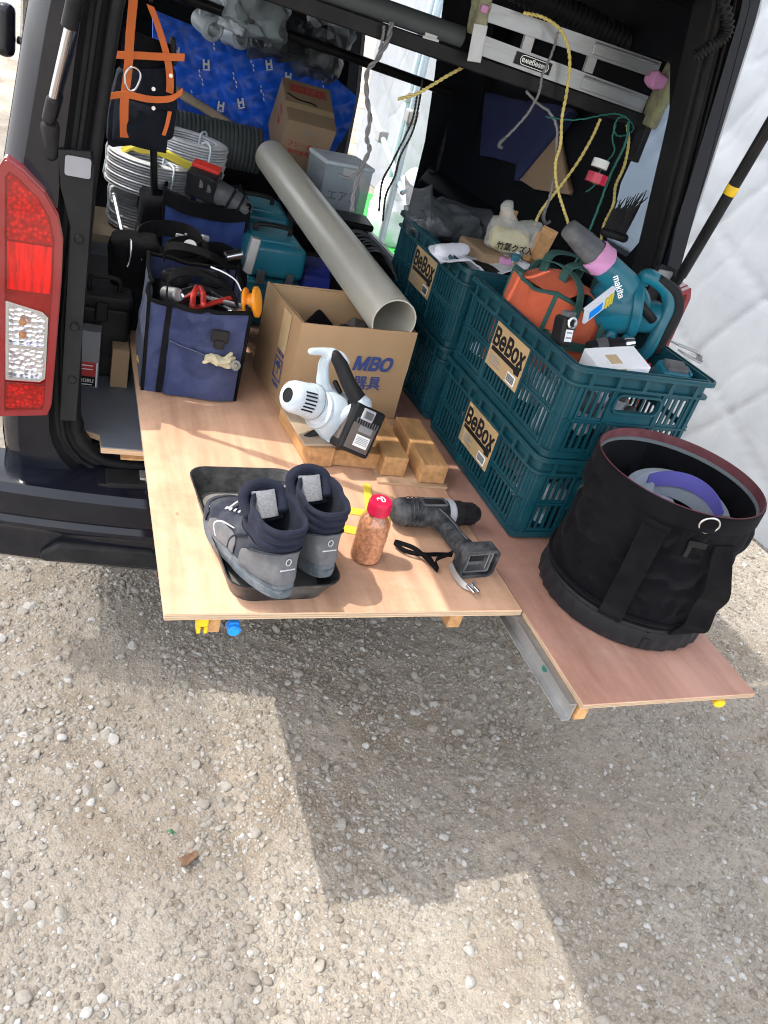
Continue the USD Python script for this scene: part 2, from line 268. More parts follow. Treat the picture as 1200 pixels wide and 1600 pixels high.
def spline(P, n=8, closed=False):
    P = np.array(P, float)
    if len(P) < 3: return np.linspace(P[0], P[-1], n+1)
    Q = np.vstack([P[-1], P, P[:2]]) if closed else np.vstack([2*P[0]-P[1], P, 2*P[-1]-P[-2]])
    out = []
    for i in range(1, len(Q)-2):
        t = np.arange(n)[:, None]/n; a, b, c, d = Q[i-1:i+3]
        out.append(.5*(2*b+(c-a)*t+(2*a-5*b+4*c-d)*t*t+(3*b-a-3*c+d)*t**3))
    return np.vstack(out+([] if closed else [P[-1:]]))
def frames(P, closed=False):
    T = (np.roll(P, -1, 0)-np.roll(P, 1, 0)) if closed else np.gradient(P, axis=0)
    T /= np.linalg.norm(T, axis=1, keepdims=True)+1e-12
    N = np.zeros_like(P); a = np.array([0, 0, 1.]) if abs(T[0][2]) < .9 else np.array([1., 0, 0])
    for i in range(len(P)):
        a = a-T[i]*(a@T[i]); a /= np.linalg.norm(a)+1e-12; N[i] = a
    return T, N, np.cross(T, N)
def tube(P, r, n=8, sm=6, closed=False, cap=True):
    P = spline(P, sm, closed) if sm else np.array(P, float)
    T, N, B = frames(P, closed); a = np.arange(n)*2*PI/n
    R = np.broadcast_to(np.asarray(r, float) if np.ndim(r) == 0 else np.interp(np.linspace(0, 1, len(P)), np.linspace(0, 1, len(r)), r), (len(P),))
    v = P[:, None]+R[:, None, None]*(np.cos(a)[None, :, None]*N[:, None]+np.sin(a)[None, :, None]*B[:, None])
    return loft(v, closed, cap)
def loft(v, closed=False, cap=True):
    """rings (k, n, 3) -> tube surface"""
    k, n = v.shape[:2]
    i, j = np.meshgrid(np.arange(k if closed else k-1), np.arange(n), indexing='ij'); i2 = (i+1) % k; j2 = (j+1) % n
    q = np.stack([i*n+j, i*n+j2, i2*n+j2, i2*n+j], -1).reshape(-1, 4)
    V = v.reshape(-1, 3); F = [q[:, [0, 1, 2]], q[:, [0, 2, 3]]]
    if cap and not closed:
        V = np.vstack([V, v[0].mean(0), v[-1].mean(0)]); a = np.arange(n); b = (a+1) % n
        F += [np.stack([b, a, np.full(n, k*n)], 1), np.stack([a+(k-1)*n, b+(k-1)*n, np.full(n, k*n+1)], 1)]
    m = trimesh.Trimesh(V, np.vstack(F), process=False)
    if m.volume < 0 and not closed and cap: m.invert()
    return m
def ribbon(P, W, t=.002, sm=6):
    """a strap along P; W: width vectors (one, or one per point)"""
    P = np.array(P, float); W = np.broadcast_to(np.array(W, float), P.shape)
    Q = spline(np.hstack([P, W]), sm) if sm else np.hstack([P, W]); P, W = Q[:, :3], Q[:, 3:]
    T = np.gradient(P, axis=0); N = np.cross(T, W); N /= np.linalg.norm(N, axis=1, keepdims=True)+1e-12
    h = N*t/2
    return loft(np.stack([P-W/2-h, P+W/2-h, P+W/2+h, P-W/2+h], 1))
def prism(poly, h, z=0.):
    if isinstance(poly, (list, np.ndarray)): poly = Polygon(poly)
    gs = getattr(poly, 'geoms', [poly]); return mv(cat([trimesh.creation.extrude_polygon(g, h, engine='earcut') for g in gs]), (0, 0, z))
def rrect(w, h, r, n=6, c=(0, 0)):
    return sbox(c[0]-w/2+r, c[1]-h/2+r, c[0]+w/2-r, c[1]+h/2-r).buffer(r, quad_segs=n) if r > 0 else sbox(c[0]-w/2, c[1]-h/2, c[0]+w/2, c[1]+h/2)
def sheet(f, nu, nv, th=.002, fn=None):
    """a cloth-like surface f(u, v) in 0..1 with thickness"""
    u, v = np.meshgrid(np.linspace(0, 1, nu), np.linspace(0, 1, nv), indexing='ij'); P = np.asarray(f(u, v)) ; P = np.moveaxis(P, 0, -1) if P.shape[0] == 3 and P.shape[-1] != 3 else P
    du = np.gradient(P, axis=0); dv = np.gradient(P, axis=1); N = np.cross(du, dv); N /= np.linalg.norm(N, axis=-1, keepdims=True)+1e-12
    A, B = (P+N*th/2).reshape(-1, 3), (P-N*th/2).reshape(-1, 3); k = nu*nv
    i, j = np.meshgrid(np.arange(nu-1), np.arange(nv-1), indexing='ij'); q = np.stack([i*nv+j, (i+1)*nv+j, (i+1)*nv+j+1, i*nv+j+1], -1).reshape(-1, 4)
    ring = np.concatenate([np.arange(nu)*nv, (nu-1)*nv+np.arange(1, nv), (np.arange(nu-2, -1, -1))*nv+nv-1, np.arange(nv-2, 0, -1)])
    r2 = np.roll(ring, -1); e = np.stack([ring, r2+0, r2+k, ring+k], 1)[:, ::-1]
    Q = np.vstack([q, q[:, ::-1]+k, e])
    return trimesh.Trimesh(np.vstack([A, B]), np.vstack([Q[:, [0, 1, 2]], Q[:, [0, 2, 3]]]), process=False)
def wob(m, amp, sc, seed=0, refine=0.):
    """shaken vertices, for cloth and worn things"""
    if refine: m = tm(man(m).refine_to_length(refine))
    m.merge_vertices(); p = m.vertices*sc
    d = np.stack([meshkit.fbm(p+7*k, 3, seed+k) for k in range(3)], 1)-.5
    m.vertices = m.vertices+2*amp*d; return m
_cjk = glob.glob('/opt/blender-*/*/datafiles/fonts/Noto Sans CJK Regular.woff2')
def text(s, h, d=.0006, bold=False, cjk=False, shear=0., stroke=None):
    """lettering about h tall in the xy plane, centred, facing +z"""
    if stroke is not None or (cjk and _cjk):
        from PIL import Image, ImageDraw, ImageFont
        ft = ImageFont.truetype(_cjk[0] if cjk else glob.glob('/opt/blender-*/*/datafiles/fonts/Inter.woff2')[0], 64); x0, y0, x1, y1 = ft.getbbox(s, anchor='ls'); im = Image.new('L', (x1-x0+16, y1-y0+16))
        ImageDraw.Draw(im).text((8-x0, 8-y0), s, 255, ft, anchor='ls', stroke_width=stroke if stroke is not None else int(bold))
        on = np.pad(np.asarray(im) > 127, ((0, 0), (1, 1))).astype(np.int8); r, a = np.nonzero(np.diff(on, axis=1) == 1); b = np.nonzero(np.diff(on, axis=1) == -1)[1]
        sh = shapely.union_all(shapely.box(a, -r-1, b, -r)).buffer(.5).buffer(-.5).simplify(.6)
        m = prism(sh, 1.); m.vertices[:, :2] *= h/(56. if cjk else 46.); m.vertices[:, 2] *= d
    else:
        m = meshkit.text_mesh(s, h, d, bold)
    if shear: m.vertices[:, 0] += shear*m.vertices[:, 1]
    m.vertices[:, :2] -= (m.bounds[0][:2]+m.bounds[1][:2])/2
    return m

# ------------------------------------------------------------------ prims
_used = {}
def numbered(path):
    k = _used.get(path, -1)+1; _used[path] = k
    return path if k == 0 else f'{path}_{k:03d}'
def meta(p, label=None, cat_=None, group=None, kind=None):
    for k, v in (('label', label), ('category', cat_), ('group', group), ('kind', kind)):
        if v: p.SetCustomDataByKey(k, v)
def thing(name, label, cat_, T=(0, 0, 0), R=None, group=None):
    x = UsdGeom.Xform.Define(stage, numbered('/World/'+name)); R = np.eye(3) if R is None else R
    x.AddTransformOp().Set(Gf.Matrix4d(*R[:, 0], 0, *R[:, 1], 0, *R[:, 2], 0, *[float(a) for a in T], 1))
    meta(x.GetPrim(), label, cat_, group); return str(x.GetPath())
def part(parent, name, mesh, m, smooth=30, label=None, kind=None):
    if isinstance(mesh, list): mesh = cat(mesh)
    p = usdkit.mesh(stage, numbered(parent+'/'+name), mesh, M[m], smooth); meta(p.GetPrim(), label, None, None, kind); return str(p.GetPath())
def top(name, mesh, m, label=None, cat_=None, group=None, kind=None, smooth=30):
    if isinstance(mesh, list): mesh = cat(mesh)
    p = usdkit.mesh(stage, numbered('/World/'+name), mesh, M[m], smooth); meta(p.GetPrim(), label, cat_, group, kind); return str(p.GetPath())
def copy(src, label, T, R=None, group=None):
    R = np.eye(3) if R is None else R
    x = UsdGeom.Xform.Define(stage, numbered('/World/'+src.split('/')[-1])); p = x.GetPrim(); p.GetReferences().AddInternalReference(src)
    x.MakeMatrixXform().Set(Gf.Matrix4d(*R[:, 0], 0, *R[:, 1], 0, *R[:, 2], 0, *[float(a) for a in T], 1))
    p.SetInstanceable(True); meta(p, label, None, group); return str(p.GetPath())

# ------------------------------------------------------------------ ground
def gh(x, y):
    p = np.stack([x, y, 0*x], -1)
    return .030*(meshkit.fbm(p*1.3, 3, 3)-.5)+.014*(meshkit.fbm(p*7, 3, 5)-.5)+.006*(meshkit.noise(p*38, 9)-.5)+.0025*(meshkit.noise(p*85, 11)-.5)
def axis(lo, hi, st, far): 
    a = np.arange(lo, hi, st); g = np.geomspace(.05, far, 22); return np.concatenate([(lo-g)[::-1], a, hi+g])
gx, gy = axis(-1.3, 3.2, .0115, 70), axis(-1.3, 2.2, .0115, 70)
X, Y = np.meshgrid(gx, gy, indexing='ij'); nx_, ny_ = X.shape
i, j = np.meshgrid(np.arange(nx_-1), np.arange(ny_-1), indexing='ij'); q = np.stack([i*ny_+j, (i+1)*ny_+j, (i+1)*ny_+j+1, i*ny_+j+1], -1).reshape(-1, 4)
M['ground'] = usdkit.material(stage, '/World/Looks/ground', {'g': ('geometry', {}),
    'n1': ('noise_texture', dict(scale=2.2, detail=7., roughness=.66)), 'r1': ('rgb_ramp', dict(ramp=[(.3, (.20, .169, .134)), (.5, (.275, .244, .205)), (.72, (.33, .305, .266))])),
    'v': ('voronoi_texture', dict(scale=88.)), 'sc': ('separate_color', dict(color_type='hsv')), 'r2': ('rgb_ramp', dict(ramp=[(.0, (.76, .74, .72)), (.5, (1., .99, .97)), (1., (1.2, 1.19, 1.17))])),
    'n9': ('noise_texture', dict(scale=1.1, detail=8., roughness=.7)), 'r9': ('rgb_ramp', dict(ramp=[(.34, (.84, .78, .71)), (.48, (1., 1., 1.))])), 'x9': ('mix_color', dict(blend_type='multiply', fac=1.)), 'x': ('mix_color', dict(blend_type='multiply', fac=1.)), 'v2': ('voronoi_texture', dict(scale=190.)), 'r3': ('rgb_ramp', dict(ramp=[(.0, (1.08, 1.07, 1.05)), (.7, (.84, .82, .80))])), 'x2': ('mix_color', dict(blend_type='multiply', fac=.8)),
    'ad': ('math', dict(math_type='add')), 'b': ('bump', dict(strength=.5, distance=.004, invert=True)), 'p': ('principled_bsdf', dict(roughness=.95, specular_ior_level=.2))},
    [('g.position', 'n1.vector'), ('g.position', 'v.vector'), ('g.position', 'v2.vector'), ('n1.fac', 'r1.fac'), ('v.color', 'sc.color'), ('sc.b', 'r2.fac'), ('r1.color', 'x.a'), ('r2.color', 'x.b'), ('v2.distance', 'r3.fac'),
     ('x.result', 'x2.a'), ('r3.color', 'x2.b'), ('g.position', 'n9.vector'), ('n9.fac', 'r9.fac'), ('x2.result', 'x9.a'), ('r9.color', 'x9.b'), ('x9.result', 'p.base_color'), ('v.distance', 'ad.value1'), ('v2.distance', 'ad.value2'), ('ad.value', 'b.height'), ('b.normal', 'p.normal')], surface='p.BSDF')
top('ground', (np.stack([X, Y, gh(X, Y)], -1).reshape(-1, 3), q), 'ground', kind='structure', smooth=True)

# loose pebbles: one stuff object
M['pebble'] = usdkit.material(stage, '/World/Looks/pebble', {'o': ('object_info', {}), 'tc': ('texture_coordinate', {}), 'r': ('rgb_ramp', dict(ramp=[(0, (.21, .178, .142)), (.2, (.28, .25, .213)), (.55, (.335, .31, .272)), (.78, (.315, .283, .238)), (.92, (.40, .385, .36)), (1, (.50, .49, .475))])),
    'n': ('noise_texture', dict(scale=3., detail=6., roughness=.7)), 'r2': ('rgb_ramp', dict(ramp=[(.3, (.72, .7, .68)), (.7, (1.08, 1.08, 1.07))])), 'x': ('mix_color', dict(blend_type='multiply', fac=.8)), 'b': ('bump', dict(strength=.35, distance=.15)), 'p': ('principled_bsdf', dict(roughness=.85, specular_ior_level=.3))},
    [('o.random', 'r.fac'), ('tc.object', 'n.vector'), ('n.fac', 'r2.fac'), ('r.color', 'x.a'), ('r2.color', 'x.b'), ('x.result', 'p.base_color'), ('n.fac', 'b.height'), ('b.normal', 'p.normal')], surface='p.BSDF')
inst = UsdGeom.PointInstancer.Define(stage, '/World/gravel'); meta(inst.GetPrim(), 'pale loose pebbles scattered over the sandy ground', 'gravel', kind='stuff')
protos = []
for k in range(9):
    a_ = rng.normal(size=(26 if k % 3 else 15, 3)); a_ /= np.linalg.norm(a_, axis=1, keepdims=True); sc = np.array([1, rng.uniform(.6, .95), rng.uniform(.4, .7)])
    s = trimesh.convex.convex_hull(a_*rng.uniform(.82, 1.05, (len(a_), 1))).subdivide(); s.merge_vertices(); trimesh.smoothing.filter_laplacian(s, lamb=.5, iterations=1); s.vertices = s.vertices*sc*1.12
    usdkit.mesh(stage, f'/World/gravel/pebble_{k+1:03d}', s, M['pebble'], 45 if k % 3 == 0 else True); protos.append(f'/World/gravel/pebble_{k+1:03d}')
inst.CreatePrototypesRel().SetTargets([Sdf.Path(p) for p in protos])
N = 400000
P = np.stack([rng.uniform(-1.0, 3.0, N), rng.uniform(-.95, 2.1, N)], 1)
D = np.stack([P[:, 0]-EYE[0], P[:, 1]-EYE[1], np.full(N, -EYE[2])], 1); zc = D@CF; U, V = 600+FPX*(D@CR)/zc, 800+FPX*(D@CD)/zc
size = np.where(rng.random(N) < .40, .0030*np.exp(rng.normal(0, .62, N))+.0016, .0013*np.exp(rng.normal(0, .35, N))); size = np.minimum(size, .019)
cl = meshkit.fbm(np.stack([P[:, 0]*3, P[:, 1]*3, 0*U], 1), 3, 21)
keep = (zc > 0) & (U > -160) & (U < 1330) & (V > 700) & (V < 1700) & ((size < .003) | (rng.random(N) < np.clip((cl-.26)*3.0, .30, 1))) & (rng.random(N) < np.clip(3.6/zc**1.2, .1, 1))
P, size = P[keep], size[keep]; n = len(P)
inst.CreateProtoIndicesAttr(Vt.IntArray.FromNumpy(rng.integers(0, 9, n).astype(np.int32)))
inst.CreatePositionsAttr(Vt.Vec3fArray.FromNumpy(np.stack([P[:, 0], P[:, 1], gh(P[:, 0], P[:, 1])+size*rng.uniform(-.38, .20, n)], 1).astype(np.float32)))
inst.CreateScalesAttr(Vt.Vec3fArray.FromNumpy(np.repeat(size[:, None], 3, 1).astype(np.float32)))
ang = rng.uniform(0, PI, n); tl = rng.normal(0, .18, (n, 2))
inst.CreateOrientationsAttr(Vt.QuathArray([Gf.Quath(float(math.cos(a)), float(t[0]), float(t[1]), float(math.sin(a))).GetNormalized() for a, t in zip(ang, tl)]))

# ------------------------------------------------------------------ scaffold sheeting, pipes, mat
def sheeting(x0, y0, y1, h, seed, lean=0., fold=.035):
    def f(u, v):
        yy = y0+(y1-y0)*u; zz = .02+h*v; p = np.stack([yy*.8, zz*.55, 0*yy], -1)
        N3 = lambda a, b, sd: meshkit.noise(np.stack([a, b, 0*a], -1), sd)
        rg = lambda a, b, sd: (1-2*np.abs(N3(a, b, sd)-.5))**13
        d = .05*(meshkit.fbm(p, 2, seed)-.5)+fold*(N3(yy*3.1+.15*zz, zz*.22, seed+3)-.5)+.010*(N3(yy*9+.3*zz, zz*.5, seed+5)-.5)
        d = d+.014*rg(yy*1.7+zz*1.3, zz*.5-yy*.25, seed+11)+.011*rg(zz*2.6-yy*.9, yy*.5, seed+13)+.007*rg(yy*6+zz*2, zz*2.4, seed+17)
        return np.stack([x0+d+lean*zz, yy, zz], 0)
    return sheet(f, int((y1-y0)/.024), int(h/.024), .003)
top('scaffold_sheet', sheeting(2.86, -2.5, 8.5, 4.6, 4), 'white_sheet', 'white wrinkled scaffold sheeting lit by the sun beyond the right side of the van', 'scaffold sheet', smooth=True)
top('scaffold_sheet', sheeting(-2.5, -1.6, 8., 4.9, 31), 'mesh_sheet', 'white scaffold sheeting seen as a sliver left of the van', 'scaffold sheet', smooth=True)

# ------------------------------------------------------------------ van
VC, OY = .55, .70
van = thing('van', 'dark navy delivery van with its rear door raised and cargo bay full of tools', 'van')
def section(d, zb):
    o = [(-.80, zb), (-.83, .62), (-.835, .85), (-.83, 1.2), (-.795, 1.45), (-.73, 1.82), (-.68, 1.93), (-.58, 1.985), (0, 2.01)]
    p = Polygon([(VC+x, z) for x, z in o]+[(VC-.905*x, z) for x, z in o[-2::-1]]).buffer(-.05, join_style=1).buffer(.05-d, quad_segs=5)
    return p
def ext_y(poly, y0, y1):                       # polygon in (x, z) swept along y
    m = prism(poly, y1-y0); m.vertices = m.vertices[:, [0, 2, 1]]*[1, 1, 1]+[0, y0, 0]; m.invert(); return m
def ext_x(poly, x0, x1):                       # polygon in (y, z) swept along x
    m = prism(poly, x1-x0); m.vertices = m.vertices[:, [2, 0, 1]]+[x0, 0, 0]; return m
win = Polygon([(.86, 1.225), (.815, 1.29), (.822, 1.40), (.858, 1.58), (.905, 1.675), (1.95, 1.69), (1.98, 1.22)]).buffer(-.015).buffer(.015)
door = rrect(1.28, 1.12, .08, c=(3.1, 1.21))
fwin = rrect(.8, .5, .08, c=(4.6, 1.45))
cutR = m3.Manifold.batch_boolean([man(ext_x(g, 1.0, 1.6)) for g in (win, door, fwin)], m3.OpType.Add)
cutL = m3.Manifold.batch_boolean([man(ext_x(g, -.5, .1)) for g in (win, fwin, rrect(1.0, .5, .08, c=(3.0, 1.45)))], m3.OpType.Add)
arch = m3.Manifold.batch_boolean([man(cyl(.36, .5, (x, y, .31), (1, 0, 0), 40)) for x in (-.2, 1.3) for y in (1.75, 4.55)], m3.OpType.Add)
body = man(ext_y(section(0, .36), .76, 5.15))-man(ext_y(section(.02, .30), .60, 5.13))-cutR-cutL-arch
part(van, 'body_shell', tm(body), 'car_paint')
inner = man(ext_y(section(.024, .56), .775, 5.1))-man(ext_y(section(.075, .48).intersection(sbox(-2, .59, 4, 3)), .70, 4.15))-cutR-cutL-man(b2((-.5, 4.25, .3), (2, 5.0, 1.85)))-arch
part(van, 'cargo_trim', tm(inner), 'inner_trim')
# rear frame: lofted from the outer edge to the opening
outer = section(0, .42)
openp = Polygon([(-.12, .585), (1.205, .585), (1.225, 1.05), (1.20, 1.26), (1.15, 1.5), (1.07, 1.86), (-.02, 1.86), (-.092, 1.5), (-.118, 1.2), (-.13, .9)]).buffer(-.10).buffer(.10, quad_segs=8)
def rays(poly, n=160):
    out = []
    for a in np.arange(n)*2*PI/n:
        g = poly.exterior.intersection(LineString([(VC, 1.2), (VC+3*math.cos(a), 1.2+3*math.sin(a))]))
        g = max(getattr(g, 'geoms', [g]), key=lambda p: p.distance(Point(VC, 1.2))); out.append((g.coords[0][0], g.coords[0][1]))
    return np.array(out)
def yring(xz, y): return np.stack([xz[:, 0], np.full(len(xz), y), xz[:, 1]], 1)
O0, O1, O2, O3 = rays(outer), rays(outer.buffer(-.012)), rays(outer.buffer(-.035)), rays(outer.buffer(-.085))
H = rays(openp); H1 = rays(openp.buffer(.03)); H2 = rays(openp.buffer(.05)); Hi = rays(openp.buffer(.012))
fr = loft(np.stack([yring(O0, .762), yring(O1, .722), yring(O2, .700), yring(O3, .692), yring(rays(openp.buffer(.062)), .694)]), cap=False)
part(van, 'rear_frame', fr, 'car_paint')
jm = loft(np.stack([yring(rays(openp.buffer(.064)), .694), yring(rays(openp.buffer(.056)), .712), yring(H2, .718), yring(H1, .716), yring(Hi, .726), yring(H, .735), yring(H, .80)]), cap=False)
part(van, 'door_jamb', jm, 'black_trim')
for k, (off, y, r) in enumerate(((.008, .712, .012), (.036, .708, .006))):
    part(van, 'door_seal', tube(yring(rays(openp.buffer(off)), y), r, 8, 0, closed=True), 'rubber', True)
# sill plate and floor
part(van, 'sill_plate', b2((-.06, .63, .560), (1.17, .70, .574), .004), 'black_trim')
part(van, 'latch_striker', [tube([(.03, .655, .572), (.03, .640, .59), (.075, .640, .59), (.075, .655, .572)], .006, 8, 0), box(.075, .04, .006, (.052, .668, .578), .002)], 'dull_steel')
part(van, 'cargo_floor', b2((-.19, .742, .593), (1.21, 4.08, .612)), 'inner_trim')
part(van, 'bulkhead', b2((-.20, 4.10, .62), (1.30, 4.14, 1.25)), 'inner_trim')
for x in (.13, .97):
    part(van, 'front_seat', cat([rbox(.5, .16, .72, .06, (x, 4.32, 1.2)), rbox(.28, .12, .2, .05, (x, 4.32, 1.66)), rbox(.5, .5, .2, .06, (x, 4.6, .85))]), 'headliner')
part(van, 'window_pane', ext_x(win.buffer(.006), 1.278, 1.282), 'tinted_glass', False)
part(van, 'window_pane', ext_x(win.buffer(.006), -.256, -.252), 'clear_glass', False)
part(van, 'armrest_panel', tm(m3.Manifold.batch_hull([m3.Manifold.sphere(.03, 14).translate(p) for p in ((1.24, 1.15, .66), (1.24, 2.32, .66), (1.20, 1.25, 1.08), (1.19, 2.25, 1.06), (1.27, 1.15, 1.12), (1.27, 2.35, 1.12))])), 'inner_trim')
part(van, 'side_trim', tm(m3.Manifold.batch_hull([m3.Manifold.sphere(.02, 12).translate(p) for p in ((1.26, .80, .66), (1.26, 1.10, .66), (1.225, .80, 1.10), (1.235, 1.12, 1.14), (1.28, .80, 1.16), (1.28, 1.12, 1.18))])), 'inner_trim')
part(van, 'header_trim', rbox(1.14, .16, .12, .04, (.55, .86, 1.84)), 'inner_trim')
# sliding door pillar beads
for y in (2.44, 3.78):
    for k in range(3): part(van, 'pillar_bead', tube([(1.262+.012*k, y+.015*k, .7), (1.262+.012*k, y+.015*k, 1.2), (1.21+.012*k, y+.015*k, 1.8)], .012, 8, 4), 'rubber', True)
# bumper
def yb(x): return .565+.072*np.abs((x-VC)/.83)**2.6
bp = [(.13, .570), (.045, .566), (.012, .556), (.0, .538), (.004, .50), (.012, .470), (.002, .458), (.002, .448), (.012, .43), (.016, .385), (.024, .347), (.055, .318), (.15, .318)]
xs = np.linspace(VC-.84, VC+.84, 49)
V = np.array([[(x, yb(x)+d, z) for d, z in bp] for x in xs]); k, n = V.shape[:2]
i, j = np.meshgrid(np.arange(k-1), np.arange(n-1), indexing='ij'); q = np.stack([i*n+j, i*n+j+1, (i+1)*n+j+1, (i+1)*n+j], -1).reshape(-1, 4)
bump_ = part(van, 'bumper', (V.reshape(-1, 3), q), 'car_paint', 25)
for s in (-1, 1):
    cx = VC+s*.60
    part(bump_, 'bumper_pocket', mv(tm(m3.Manifold.batch_hull([m3.Manifold.sphere(.016, 12).translate(p) for p in ((-.10, 0, 0), (.10, 0, 0), (-.13, .004, -.03), (.13, .004, -.03))])), (cx, yb(cx)+.018, .400), rz(-s*-.10)), 'black_plastic', True)
# rear lights: dark red shell, dimpled reflector, clear box with two amber bulbs
def lamp(s):
    f = lambda x: VC+s*(x-VC)*(1 if s > 0 else .905)
    sh = [(-.272, 1.235), (-.238, 1.216), (-.20, 1.183), (-.176, 1.145), (-.166, 1.10), (-.166, 1.02), (-.170, .90), (-.176, .742), (-.184, .718), (-.29, .705), (-.29, 1.20)]
    pl = lambda pts, d: Polygon([(f(x), z) for x, z in pts]).buffer(-d, quad_segs=5).buffer(d*.6, quad_segs=5)
    P_ = pl(sh, .010)
    rim = P_.difference(P_.buffer(-.019).intersection(sbox(-3, 0, 4, 3)).difference(sbox(-3, .78, 4, .785)))
    p = part(van, 'tail_light', ext_y(P_, .672, .70), 'red_rim_lens')
    part(p, 'lens_rim', ext_y(P_.buffer(-.002).difference(P_.buffer(-.016)), .656, .672), 'red_rim_lens')
    clear = Polygon([(f(-.29), .795), (f(-.205), .797), (f(-.194), .806), (f(-.192), .94), (f(-.203), .951), (f(-.29), .970)]).intersection(P_.buffer(-.017))
    up = P_.buffer(-.017).intersection(sbox(-3, .985, 4, 3)).buffer(-.002); lo = P_.buffer(-.017).intersection(sbox(-3, .5, 4, .786))
    part(p, 'red_reflector', ext_y(up.intersection(sbox(-3, 1.085, 4, 3)), .664, .672), 'red_lens', False)
    part(p, 'red_reflector', ext_y(up.intersection(sbox(-3, .5, 4, 1.08)), .667, .672), 'red_streak', False)
    part(p, 'red_reflector', ext_y(lo, .664, .672), 'red_lens', False)
    part(p, 'chrome_frame', ext_y(clear.difference(clear.buffer(-.006)).union(clear.intersection(sbox(-3, .868, 4, .875))), .660, .672), 'chrome')
    part(p, 'reflector', ext_y(clear.buffer(-.006), .6685, .672), 'reflector', False)
    for z in (.924, .897): part(p, 'amber_bulb', mv(trimesh.creation.icosphere(subdivisions=2, radius=.0075), (f(-.238), .664, z)), 'amber_dull', True)
    part(p, 'clear_cover', ext_y(clear.buffer(-.004), .6525, .6535), 'clear_lens', False)
    part(p, 'lens_cover', ext_y(P_.buffer(-.015).difference(clear.buffer(.002)), .6545, .6555), 'red_cover', False)
pane('red_cover', (.98, .30, .26), .02)
lamp(1); lamp(-1)
# pillar trim beside the light, bracket, gas struts
for s in (1, -1):
    f = lambda x: VC+s*(x-VC)*(1 if s > 0 else .95)
    part(van, 'pillar_trim', ext_y(Polygon([(f(x), z) for x, z in ((-.162, .70), (-.158, 1.12), (-.178, 1.19), (-.185, 1.255), (-.130, 1.262), (-.122, 1.23), (-.130, .70))]), .682, .694), 'black_trim')
    part(van, 'trim_window', ext_y(rrect(.045, .035, .005, c=(f(-.150), 1.232)), .678, .682), 'soil_box')
    for z in (.80, .92, 1.10): part(van, 'trim_screw', cyl(.009, .006, (f(-.142), .680, z), (0, 1, 0), 14, ch=.002), 'black_plastic')
    lo_, up_ = ((-.200, .668, 1.318), (-.120, .54, 1.75)) if s == 1 else ((1.243, .655, 1.245), (1.208, .50, 1.92))
    lo_, up_ = np.array(lo_), np.array(up_); d = (up_-lo_)/np.linalg.norm(up_-lo_)
    g = part(van, 'gas_strut', cyl(.0075, .30, lo_+d*.17, d, 16), 'chrome', True)
    part(g, 'strut_tube', cyl(.0135, .42, lo_+d*(.215 if s == -1 else .36), d, 18), 'black_plastic', True)
    part(g, 'strut_joint', hulls([(lo_-d*.012, .011), (lo_+d*.02, .011)], [(lo_-d*.01, .008), (lo_-d*.01+np.array([0, .03, -.004]), .008)]), 'black_plastic', True)
    part(g, 'strut_bracket', hulls([(lo_+np.array([0, .02, -.03]), .016), (lo_+np.array([.004*s, .024, -.075]), .012)]), 'black_plastic', True)
    if s == -1: part(g, 'yellow_band', cyl(.0145, .022, lo_+d*.228, d, 18), 'yellow_plastic', True)
lm = spline([(1.03, .70, 1.835), (1.075, .688, 1.795), (1.107, .684, 1.758), (1.108, .688, 1.735), (1.09, .696, 1.712), (1.075, .71, 1.69)], 16)
part(van, 'wire_loom', tube(lm, .0115+.0028*np.sin(np.arange(len(lm))*PI/2), 12, 0), 'duct_black', True)
mr = part(van, 'side_mirror', rbox(.10, .16, .26, .04, (-.50, 4.4, 1.02)), 'car_paint', True); part(mr, 'mirror_arm', tube([(-.27, 4.5, .95), (-.44, 4.42, .98)], .02, 10, 0), 'black_plastic', True)
# raised rear door
tg = m3.Manifold.batch_hull([m3.Manifold.sphere(.03, 12).translate(p) for p in ((-.13, .66, 1.985), (1.23, .66, 1.985), (-.17, -.10, 2.07), (1.27, -.10, 2.07), (-.19, -.52, 2.0), (1.29, -.52, 2.0), (-.14, .64, 2.01), (1.24, .64, 2.01), (-.14, -.1, 2.13), (1.24, -.1, 2.13))])
tail = part(van, 'tailgate', tm(tg), 'car_paint'); part(tail, 'tailgate_window', b2((-.02, .05, 2.027), (1.12, .55, 2.033)), 'black_plastic')
for y in (1.75, 4.55):
    for x, s in ((-.175, -1), (1.275, 1)):
        w = part(van, 'wheel', mv(lathe([(.19, -.09), (.30, -.095), (.325, -.07), (.33, 0), (.325, .07), (.30, .095), (.19, .09)], 40, True), (x, y, .33), basis((1, 0, 0), (0, 1, 0))), 'tyre', True)
        part(w, 'rim', mv(lathe([(0, .06), (.05, .07), (.06, .04), (.16, .05), (.19, .085), (.19, -.08), (0, -.08)], 30), (x, y, .33), basis((s, 0, 0), (0, 1, 0))), 'dull_steel')

